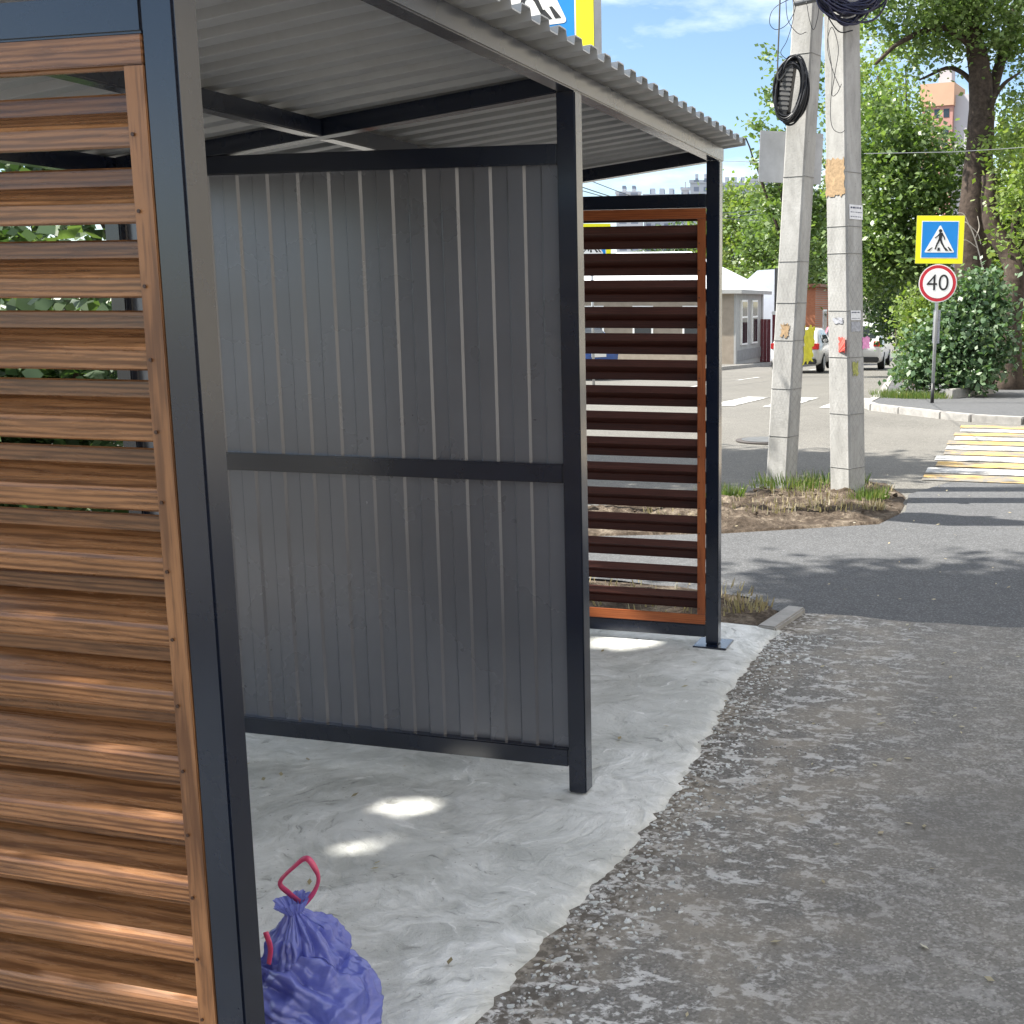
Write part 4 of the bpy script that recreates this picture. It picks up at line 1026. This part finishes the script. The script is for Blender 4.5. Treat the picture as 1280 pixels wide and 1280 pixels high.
# loose wire loops
def wire(name, label, pts, r, m=None, group='loose wires on the poles', s=10.0, cat='wire'):
    P3 = [at(p[0], p[1], p[2] if len(p) > 2 else s) for p in pts]; o0 = P3[0]; b = MB(); b.tube([p-o0 for p in spline(P3, 8)], r, 6)
    o = b.build(name, m or M['cable'], loc=tuple(o0), smooth=True); return tag(o, label, cat, group)
wire('cable', 'thick grey cable hanging straight down to the splice box', [(976, -40), (974, 30), (972, 80), (973, 100), (982, 90), (986, 76)], .007, M['wire'], s=10.05)
wire('wire_loop', 'thin wire loop bulging left of the left pole top', [(995, -5), (968, 10), (962, 28), (970, 37), (984, 30), (994, 10), (988, -8)], .0028, s=10.05)
wire('wire_loop', 'thin wire dropping from the left pole top to the splice box', [(990, -10), (992, 20), (984, 50), (976, 66), (986, 76)], .0028, s=10.05)
wire('wire_loop', 'thin wire crossing the sunny face at the left pole top', [(982, -5), (985, 25), (998, 42), (1008, 40)], .0028, s=10.0)
wire('wire_loop', 'thin drooping wires over the shaded face of the left pole top', [(1008, 2), (1012, 25), (1017, 37), (1022, 22), (1024, 4)], .0028, s=10.0)
wire('wire_loop', 'long thin wire drooping down the sunny face of the right pole', [(1036, 10), (1035, 50), (1040, 90), (1038, 140), (1041, 160), (1050, 166), (1056, 163)], .0026, s=9.55)
wire('wire_loop', 'thin wire loop crossing on the sunny face of the right pole', [(1050, 110), (1040, 85), (1034, 55), (1040, 34), (1048, 60), (1044, 90), (1040, 118), (1046, 117), (1052, 105)], .0026, s=9.55)
wire('wire_loop', 'wire arching off the coil across the right pole face', [(1030, 8), (1038, 26), (1050, 40), (1066, 38)], .005, s=9.5)
for i, (y0, y1) in enumerate(((222, 252), (231, 247), (205, 262))):
    a = at(650, y0-16, 26+i*3); e = at(960, y1+14, 46+i*4)
    pts = [a.lerp(e, t)-Vector((0, 0, .5*math.sin(math.pi*t))) for t in np.linspace(0, 1, 20)]
    o0 = pts[0]; b = MB(); b.tube([p-o0 for p in pts], .012, 5); tag(b.build('overhead_wire', M['cable'], loc=tuple(o0)), 'thin overhead wire crossing the sky below the shelter roof, %s of three' % ('lower', 'middle', 'steepest')[i], 'wire', 'overhead wires')
a = at(860, 200, 14); e = pl0+Vector((dl.x*4.0, dl.y*4.0, 3.02))
pts = [at(890, 201, 30), at(930, 202, 22), at(968, 205, 14)]; o0 = pts[0]
b = MB(); b.tube([p-o0 for p in pts], .006, 5); tag(b.build('overhead_wire', M['wire'], loc=tuple(o0)), 'thin wire running level from behind the shelter roof to the left pole', 'wire', 'overhead wires')
pts = [at(1080, 192, 21), at(1190, 190, 21.5), at(1255, 186, 22), at(1330, 180, 22.5)]; o0 = pts[0]
b = MB(); b.tube([p-o0 for p in pts], .006, 5); tag(b.build('overhead_wire', M['galv'], loc=tuple(o0)), 'pale wire crossing in front of the thick tree trunk', 'wire', 'overhead wires')

# low concrete border behind the sign
p0 = base(1186, 20.6, H2); p1 = base(1238, 22.4, H2)
b = MB(); b.bar((0, 0, .07), p1-p0+Vector((0, 0, .09)), .14, .18); tag(b.build('border_kerb', M['kerb'], loc=tuple(p0), bevel=.012), 'short raised concrete border block in front of the glossy bush', 'border block')

# ------------------------------------------------------------------ buildings
M['stucco'] = plain('beige_stucco', (.30, .255, .205), .9, 0, .15, 3, .2, .3); M['stucco_g'] = plain('grey_stucco', (.36, .36, .35), .9, 0, .1, 3, .2)
M['roofw'] = plain('white_roof_metal', (.74, .75, .77), .4, 0, .05); M['maroon'] = plain('maroon_metal', (.13, .018, .028), .5, 0, .15); M['shedw'] = plain('pale_blue_metal', (.58, .62, .70), .5, 0, .05)
def brickm(name, c1, c2, mo):
    t = NT(name); br = t.n('TexBrick'); br.inputs['Scale'].default_value = 4.5; t.l(t.coord(scale=(1, 1, 1), rot=(R(90), 0, 0)), br.inputs['Vector'])
    for k, c in (('Color1', c1), ('Color2', c2), ('Mortar', mo)): br.inputs[k].default_value = (*c, 1)
    t.set(br.outputs['Color'], .9, 0, .2); return t.m
M['brick'] = brickm('orange_brick', (.36, .12, .055), (.42, .16, .08), (.3, .2, .15))
hz = .10
hc = base(917, 50, hz); 
ho = empty('house', tuple(hc), 'low beige stucco house with white metal roof and tall white windows', 'house')
b = MB(); b.box(-8.5, 0, 0, 5.6, -.3, 3.05); b.build('wall', M['stucco'], ho)
b = MB(); b.box(0.001, .05, 0.001, 5.6, -.3, 3.05); b.build('street_wall', M['stucco_g'], ho)
for ya, yb in ((-.02, .25), (5.3, 5.58)): MB().box(.05, .09, ya, yb, 0, 3.0).build('pilaster', M['stucco_g'], ho)
b = MB(); e = .35
b.add([(-8.8, -e, 3.06), (.05+e, -e, 3.06), (.05+e, 5.6+e, 3.06), (-8.8, 5.6+e, 3.06), (-6, 2.8, 4.75), (-2.6, 2.8, 4.75)], [(0, 1, 5, 4), (1, 2, 5), (2, 3, 4, 5), (3, 0, 4), (3, 2, 1, 0)])
b.build('roof', M['roofw'], ho)
b = MB(); b.box(-8.8, .05+e, -e, -e+.06, 2.9, 3.06); b.box(.05+e-.06, .05+e, -e+.06, 5.6+e, 2.9, 3.06); b.build('eave_board', M['stucco_g'], ho)
def windowx(par, x, y0, y1, z0, z1, nx=1):
    f = MB(); f.box(x, x+.07, y0, y1, z0, z1); fo_ = f.build('window', M['white'], par)
    g = MB(); h = z0+(z1-z0)*.62
    for a_, b_ in ((z0+.08, h-.04), (h+.04, z1-.08)): g.box(x+.06, x+.078, y0+.10, y1-.10, a_, b_)
    g.build('pane', M['glass'], fo_)
for y0 in (1.0, 3.1): windowx(ho, .05, y0, y0+1.15, .75, 2.65)
b = MB(); b.box(.05, .08, .3, 5.25, .1, .55); b.build('plinth', plain('plinth', (.24, .24, .24), .9), ho)
for k in range(3):
    f = MB(); f.box(-6.6+k*2.2, -5.7+k*2.2, -.06, 0, .9, 2.4); fo_ = f.build('window', M['white'], ho)
    g = MB(); g.box(-6.52+k*2.2, -5.78+k*2.2, -.07, -.055, .98, 2.32); g.build('pane', M['glass'], fo_)
# white shed and maroon gate
sp = base(943, 58, hz); so_ = empty('shed', tuple(sp), 'pale white metal shed with a sloping roof beside the house', 'shed')
b = MB(); b.add([(-.6, 0, -.3), (.95, 0, -.3), (.95, 0, 4.35), (.1, 0, 4.3), (-.6, 0, 3.7), (-.6, 4, -.3), (.95, 4, -.3), (.95, 4, 4.35), (.1, 4, 4.3), (-.6, 4, 3.7)], [(0, 1, 2, 3, 4), (9, 8, 7, 6, 5), (0, 5, 6, 1), (1, 6, 7, 2), (2, 7, 8, 3), (3, 8, 9, 4), (4, 9, 5, 0)]); b.build('wall', M['shedw'], so_)
b = MB(); b.box(.955, 1.06, -.03, 4, -.3, 4.4); b.build('edge_trim', M['black'], so_)
gp = base(943, 55, hz); go = empty('gate', tuple(gp), 'maroon metal gate and fence between the house and the shed', 'gate')
for x in (0.02, .82, 1.7):
    b = MB(); b.box(x, x+.12, -.02, .10, -.3, 2.15); po = b.build('gate_post', M['maroon'], go)
    b = MB(); b.box(x-.02, x+.14, -.04, .12, 2.15, 2.3); b.build('post_cap', M['white'], po)
for k, (x0, x1) in enumerate(((.14, .82), (.94, 1.7))):
    b = MB()
    n = int((x1-x0)/.085)
    for q in range(n): b.box(x0+q*.085, x0+q*.085+.078, .02+(q % 2)*.012, .045+(q % 2)*.012, -.2, 1.95-.15*k)
    b.build('gate_leaf', M['maroon'], go)
bp_ = base(1018, 64, 0); bb = empty('brick_building', tuple(bp_), 'orange brick building corner seen between the two poles', 'building')
b = MB(); b.box(-6, 0, 0, 8, -.5, 3.9); b.build('wall', M['brick'], bb)
b = MB(); b.box(-6.3, .3, -.3, 8.3, 3.9, 4.05); b.build('roof', plain('brown_roof', (.2, .09, .05), .7), bb)
b = MB(); b.box(.0, .05, 2.5, 3.7, 1.2, 2.7); wo = b.build('window', M['white'], bb); MB().box(.045, .06, 2.6, 3.6, 1.3, 2.6).build('pane', M['glass'], wo)
# far apartment blocks
def blockm(name, wall, dark, w_=3.2, h_=3.0):
    t = NT(name); br = t.n('TexBrick', offset=0.0); t.l(t.coord(rot=(R(90), 0, 0)), br.inputs['Vector']); br.inputs['Scale'].default_value = 1; br.inputs['Brick Width'].default_value = w_; br.inputs['Row Height'].default_value = h_
    br.inputs['Mortar Size'].default_value = .75; br.inputs['Mortar Smooth'].default_value = 0
    for k, c in (('Color1', dark), ('Color2', [x*1.3 for x in dark]), ('Mortar', wall)): br.inputs[k].default_value = (*c, 1)
    t.set(br.outputs['Color'], .9, 0, .2); return t.m
M['blk'] = blockm('hazed_grey_block_facade', (.42, .44, .48), (.16, .18, .23)); M['blk2'] = blockm('hazed_pale_block_facade', (.50, .50, .52), (.2, .22, .27), 4)  # pale bluish facade colours painted in place of distance haze
def block(px0, px1, ytop, s, m, label, steps=2):
    a = base((px0+px1)/2, s); wd = (px1-px0)/FPX*s; h = at(870, ytop, s).z-a.z
    o = empty('apartment_block', tuple(a), label, 'apartment block', 'apartment blocks on the skyline', YAW)
    b = MB(); b.box(-wd/2, wd/2, 0, 16, -5, h); b.build('wall', m, o)
    b = MB()
    for k in range(steps): x = -wd*.4+wd*.8*(k+.5)/steps; b.box(x-wd*.07, x+wd*.07, 3, 9, h, h+3.2)
    b.box(-wd/2-.3, wd/2+.3, -.3, 0, h, h+1); b.build('roof_parapet', m, o)
block(772, 802, 243, 420, M['blk2'], 'low pale apartment block leftmost on the skyline', 2)
block(806, 850, 246, 440, M['blk'], 'long low grey apartment block on the skyline', 3)
block(852, 862, 238, 420, M['blk2'], 'narrow pale block beside the tall grey one', 1)
block(863, 890, 229, 400, M['blk'], 'tall grey apartment block above the far panel', 2)
block(900, 936, 232, 430, M['blk'], 'grey apartment block above the hedge left of the poles', 3)
block(936, 962, 226, 450, M['blk2'], 'pale apartment block just left of the leaning pole', 2)
a = base(1168, 240); th_ = at(870, 112, 240).z-a.z
rt_ = empty('tower_block', tuple(a), 'orange and red high rise tower showing through the tree leaves', 'tower block'); rt_.rotation_euler = (0, 0, YAW+R(-25))
M['orange'] = plain('hazed_orange_facade', (.50, .31, .21), .9, 0, .05, .3); M['redf'] = plain('hazed_red_facade', (.42, .22, .19), .9, 0, .05, .3); M['greyf'] = plain('grey_facade', (.42, .40, .42), .9, 0, .05, .3)  # orange and red paled to stand for distance haze
b = MB(); b.box(-3.8, 2.2, 0, 9, -3, th_-3); b.build('wall', M['redf'], rt_)
b = MB(); b.box(-4.3, 2.4, -.4, 9, th_-3, th_+1.2); b.build('roof', M['orange'], rt_)
b = MB(); b.box(2.21, 5.2, 1, 9, -3, th_-1); b.build('side_wing', M['greyf'], rt_)
b = MB(); b.box(-1.5, 1, 3, 6, th_+1.2, th_+4.5); b.build('roof_house', M['greyf'], rt_)
wm = None
for k in range(6):
    for q in range(3):
        b = MB(); x = -3.2+q*1.8; z = th_-5.2-k*3.2
        b.box(x, x+1.1, -.06, 0, z, z+1.6); b.build('window', M['glass'], rt_)

# ------------------------------------------------------------------ cars
def lerp_tab(tab, x):
    for (x0, v0), (x1, v1) in zip(tab, tab[1:]):
        if x <= x1:
            t = (x-x0)/(x1-x0) if x1 > x0 else 0; t = max(0, min(1, t)); t = t*t*(3-2*t)*.5+t*.5; return v0+(v1-v0)*t
    return tab[-1][1]
def car(name, label, loc, rz_, body, top, belt, width, length, paint, group='cars down the street'):
    """length runs from the rear (0) to the nose (+y)"""
    root = empty(name, tuple(loc), label, 'car', group, rz_)
    wt = [(0, .86), (.12, .95), (.5, 1), (length-.7, 1), (length-.15, .88), (length, .74)]
    def sec(x):
        w_ = width/2*lerp_tab(wt, x); tz = lerp_tab(top, x); bz_ = min(lerp_tab(belt, x), tz-.02); lo = .24+.10*max(0, 1-x/.3)+.06*max(0, 1-(length-x)/.4)
        cab = max(0, min(1, (tz-bz_)/.5)); rw = w_*(.93-.17*cab)
        return [(0, lo), (w_*.80, lo), (w_*.95, lo+.08), (w_*.99, lo+.28), (w_, (lo+bz_)/2+.06), (w_*.975, bz_-.03), (w_*.95, bz_), (rw+(w_*.95-rw)*.45, bz_+(tz-bz_)*.55), (rw, tz-.07*cab-.012), (rw*.86, tz-.012), (rw*.5, tz), (0, tz+.004)]
    xs_ = sorted(set([0, .04, .1, .18, .28, .4, .55, .75]+[1.0+(length-1.9)*k/12 for k in range(13)]+[length-.7, length-.5, length-.3, length-.15, length-.06, length]))
    b = MB(); n = 12
    for sgn in (1, -1):
        b.add([(sgn*p[0], x, p[1]) for x in xs_ for p in sec(x)], [(i*n+j, (i+1)*n+j, (i+1)*n+j+1, i*n+j+1) for i in range(len(xs_)-1) for j in range(n-1)]+[list(range(n)), [(len(xs_)-1)*n+k for k in range(n)]])
    bo = b.build('body', paint, root, smooth=True, weld=True)
    # glass
    cabx = [x for x in xs_ if lerp_tab(top, x)-lerp_tab(belt, x) > .38]
    x0, x1 = cabx[0], cabx[-1]
    b = MB()
    for sgn in (1, -1):
        for a_, c_ in ((x0+.22, (x0+x1)/2-.05), ((x0+x1)/2+.03, x1-.12)):
            m_ = 6
            vs = []
            for k in range(m_+1):
                s_ = sec(a_+(c_-a_)*k/m_); p5, p7, p8 = s_[6], s_[7], s_[8]
                vs += [(sgn*(p5[0]+.006), a_+(c_-a_)*k/m_, p5[1]+.03), (sgn*(p7[0]+.010), a_+(c_-a_)*k/m_, p7[1]), (sgn*(p8[0]+.012), a_+(c_-a_)*k/m_, p8[1]-.05)]
            b.add(vs, [(k*3+j, k*3+3+j, k*3+4+j, k*3+1+j) for k in range(m_) for j in range(2)])
    b.build('side_glass', M['glass'], root)
    def screen(nm, xa, xb, flip):
        b = MB(); vs = []
        for k in range(7):
            x = xa+(xb-xa)*k/6; s_ = sec(x); w_ = s_[9][0]*.96; z = s_[10][1]+.012
            vs += [(-w_, x+flip*.012, z-.012), (-w_*.4, x+flip*.015, z), (w_*.4, x+flip*.015, z), (w_, x+flip*.012, z-.012)]
        b.add(vs, [(k*4+j, k*4+4+j, k*4+5+j, k*4+1+j) for k in range(6) for j in range(3)]); b.build(nm, M['glass'], root)
    rr = [x for x, v in top]
    screen('rear_window', body['rw'][0], body['rw'][1], -1); screen('windscreen', body['ws'][0], body['ws'][1], 1)
    tl = plain('tail_red', (.45, .012, .012), .25, 0, .1); hl = plain('lamp_clear', (.7, .72, .75), .15, 0, .05)
    zt_ = body['lamp']
    for sgn in (1, -1):
        wq = width/2
        b = MB(); b.box(sgn*wq*.62 if sgn > 0 else -wq*.93, wq*.93 if sgn > 0 else -wq*.62, -.03, .22, zt_, zt_+.20); b.build('tail_lamp', tl, root, .02)
        b = MB(); b.box(sgn*wq*.45 if sgn > 0 else -wq*.76, wq*.76 if sgn > 0 else -wq*.45, length-.25, length+.015, .66, .82); b.build('headlamp', hl, root, .02)
    b = MB(); b.box(-width*.42, width*.42, -.05, .12, .30, .48); b.build('rear_bumper', M['black'], root, .03)
    b = MB(); b.box(-width*.36, width*.36, length-.12, length+.04, .30, .46); b.build('front_bumper', M['black'], root, .03)
    b = MB(); b.box(-.26, .26, -.045, -.01, body.get('plate', .75), body.get('plate', .75)+.115); b.build('number_plate', M['white'], root)
    b = MB(); b.box(-.26, .26, length+.02, length+.05, .48, .595); b.build('number_plate', M['white'], root)
    for sgn in (1, -1):
        for yw in (.82, length-.85):
            MX = Matrix.Translation((sgn*(width/2-.12), yw, .33))@Matrix.Rotation(R(90), 4, 'Y')
            b = MB(); b.prism([(.335*math.cos(a), .335*math.sin(a)) for a in np.linspace(0, 2*math.pi, 28, endpoint=False)], -.115, .125, MX); ty = b.build('tyre', M['tyre'], root, .02)
            b = MB(); b.prism([(.21*math.cos(a), .21*math.sin(a)) for a in np.linspace(0, 2*math.pi, 20, endpoint=False)], -.13, .135, MX); b.build('rim', M['galv'], ty)
        b = MB(); b.box(sgn*width/2 if sgn > 0 else -width/2-.2, width/2+.2 if sgn > 0 else -width/2, length*.62, length*.62+.1, 1.02, 1.16); b.build('mirror', paint, root, .03)
    return root
PWc = plain('white_car_paint', (.72, .72, .72), .2, 0, .02, 1, .6); PPk = plain('rose_car_paint', (.38, .13, .17), .22, 0, .03, 1, .6); PBl = plain('blue_car_paint', (.03, .09, .32), .2, 0, .03, 1, .6)
SUVT = [(0, .95), (.10, 1.12), (.55, 1.62), (.9, 1.70), (2.6, 1.70), (3.55, 1.10), (4.3, .98), (4.6, .74)]
SUVB = [(0, .98), (1, 1.06), (3.5, .99), (4.6, .74)]
q = base(1071, 44); q2 = CAM+FH*44+RT*5.75; 
car('parked_car', 'white sport utility car seen from behind right of the right pole', (q.x, q.y, q.z), R(2), dict(rw=(.14, .50), ws=(2.75, 3.45), lamp=.86, plate=.80), SUVT, SUVB, 1.88, 4.6, PWc)
HT = [(0, .90), (.12, 1.05), (.6, 1.42), (1.0, 1.48), (2.3, 1.46), (3.15, .98), (3.85, .88), (4.1, .68)]
HB_ = [(0, .88), (1, .95), (3.1, .90), (4.1, .66)]
q = base(993, 40); car('parked_car', 'white hatchback half hidden behind the leaning left pole', (q.x, q.y, q.z), R(1), dict(rw=(.16, .55), ws=(2.42, 3.05), lamp=.78, plate=.62), HT, HB_, 1.75, 4.1, PWc)
q = base(1044, 53.5); car('parked_car', 'rose red car facing the camera between the two poles', (q.x, q.y+4.4, q.z), R(180), dict(rw=(.14, .50), ws=(2.75, 3.45), lamp=.86), SUVT, SUVB, 1.82, 4.5, PPk)
q = base(748, 33); car('parked_car', 'blue hatchback glimpsed through the far louvre slats', (q.x, q.y, q.z), R(60), dict(rw=(.16, .55), ws=(2.42, 3.05), lamp=.78, plate=.62), HT, HB_, 1.72, 4.1, PBl)

# unseen house front added right of the frame, sunlit for the steel faces to mirror
M['cream'] = plain('cream_render', (.50, .455, .38), .9, 0, .1, 1.5, .2, .2)
added_house = empty('house', (6.6, -.6, 0), 'added cream house front outside the frame, sunlit for the shelter steel to mirror', 'house')
MB().box(0, 7, -11, 11.5, -.2, 5.2).build('wall', M['cream'], added_house)
MB().box(-.06, 0, -11, 11.5, -.2, .55).build('plinth', M['kerb'], added_house)
b = MB(); b.add([(-.5, -11.4, 5.2), (7.5, -11.4, 5.2), (7.5, 11.9, 5.2), (-.5, 11.9, 5.2), (3.5, -8, 7.4), (3.5, 8.5, 7.4)], [(3, 2, 1, 0), (0, 1, 4), (1, 2, 5, 4), (2, 3, 5), (3, 0, 4, 5)]); b.build('roof', M['maroon'], added_house)
for k in range(7):
    f = MB().box(-.05, 0, -9.8+k*3, -8.6+k*3, 1.3, 3.2).build('window', M['white'], added_house)
    MB().box(-.06, -.045, -9.7+k*3, -8.7+k*3, 1.4, 3.1).build('pane', M['glass'], f)
for i, (x, y, h, lb) in enumerate(((-4.3, 5.6, 1.9, 'nearest the shelter'), (-5.6, 6.6, 2.5, 'in the middle of the row'), (-7.2, 8.0, 2.9, 'farthest from the shelter'))):
    root = empty('verge_shrub', (x, y, 0), 'dark green shrub behind the near louvre panel, %s' % lb, 'shrub', 'shrubs on the verge behind the shelter')
    b = MB()
    for q in range(6): b.tube(spline([Vector((.1*math.cos(q), .1*math.sin(q), -.05)), Vector((.3*math.cos(q), .3*math.sin(q), h*.4)), Vector((.6*math.cos(q), .6*math.sin(q), h*.8))], 4), .015, 5)
    b.build('stems', M['bark'], root)
    V = leaves([((x, y, h*.52), (1.1, 1.0, h*.46), 6500)], .11, clump=.2, per=30, shell=.1); V -= np.array((x, y, 0)); V[:, :, 2] = np.maximum(V[:, :, 2], .02); quads('foliage', V, M['leaf_c'], root)

added_house = empty('house', (7.8, 30, -.4), 'added two storey cream house outside the frame, mirrored in the post faces', 'house')  # second unseen house, added as a sunlit reflection for the steel
MB().box(0, 8, -11, 16, -1, 7.6).build('wall', M['cream'], added_house)
b = MB(); b.add([(-.5, -11.5, 7.6), (8.5, -11.5, 7.6), (8.5, 16.5, 7.6), (-.5, 16.5, 7.6), (4, -7, 10.2), (4, 12, 10.2)], [(3, 2, 1, 0), (0, 1, 4), (1, 2, 5, 4), (2, 3, 5), (3, 0, 4, 5)]); b.build('roof', M['roofw'], added_house)
for k in range(7):
    for z in (1.4, 4.6):
        f = MB().box(-.05, 0, -9.8+k*3.6, -8.5+k*3.6, z, z+1.9).build('window', M['white'], added_house)
        MB().box(-.06, -.045, -9.7+k*3.6, -8.6+k*3.6, z+.1, z+1.8).build('pane', M['glass'], f)

b = MB()
for k in range(170):
    x, y = random.uniform(-1.6, .4), random.uniform(7.9, 10.6)
    if y < 8.3+.65*(x+.67) or (x > .2 and y < 8.8) or (x < -.85 and y > 8.75) or (x > .1 and y > 10) or (x < -.6 and y > 10.2): continue
    q = random.uniform(.006, .026); Mx = Matrix.Translation((x, y, random.uniform(.015, .07)))@Matrix.Rotation(random.uniform(0, 6), 4, (random.random(), random.random(), random.random()+.1))
    b.prism([(q*random.uniform(.7, 1.2)*math.cos(a), q*random.uniform(.6, 1.1)*math.sin(a)) for a in np.linspace(0, 2*math.pi, 6, endpoint=False)], -q*.5, q*.5, Mx)
tag(b.build('stones', M['soil'], bevel=.002), 'small stones and clods lying on the soil round the poles', 'stones', kind='stuff')
blades('dry_grass', [(-.6, 8.9, .05, .35), (-.1, 9.1, .05, .3), (-1.1, 8.5, .03, .3), (.1, 9.9, .05, .25), (-.3, 9.6, .06, .35), (.25, 9.2, .03, .12)], 110, .06, M['dry'], 'dry straw and weeds lying over the soil round the poles')

# thin cement splats thrown over the pavement along the slab edge
b = MB(); rnd = random.Random(5)
for k in range(1100):
    y = rnd.uniform(1.9, 5.6); x = slab_edge(y)+.02+abs(rnd.gauss(0, .12)); q = rnd.uniform(.0015, .006)*(2.2 if rnd.random() < .10 else 1); a0_ = rnd.uniform(0, 6.28); el = rnd.uniform(1, 2.2); hgt = rnd.uniform(.001, .003); N_ = 14
    rim = [(q*rnd.uniform(.6, 1.25)*math.cos(2*math.pi*i/N_)*el, q*rnd.uniform(.6, 1.25)*math.sin(2*math.pi*i/N_)) for i in range(N_)]
    ca_, sa_ = math.cos(a0_), math.sin(a0_); R2 = [(x+u_*ca_-v_*sa_, y+u_*sa_+v_*ca_) for u_, v_ in rim]
    b.add([(p[0], p[1], -.002) for p in R2]+[(x+(p[0]-x)*.8, y+(p[1]-y)*.8, hgt) for p in R2]+[(x, y, hgt*1.1)], [(i, (i+1) % N_, N_+(i+1) % N_, N_+i) for i in range(N_)]+[(N_+i, N_+(i+1) % N_, 2*N_) for i in range(N_)])
tag(b.build('cement_splats', M['concrete']), 'pale cement splats dried on the worn pavement beside the slab edge', 'cement', kind='stuff')
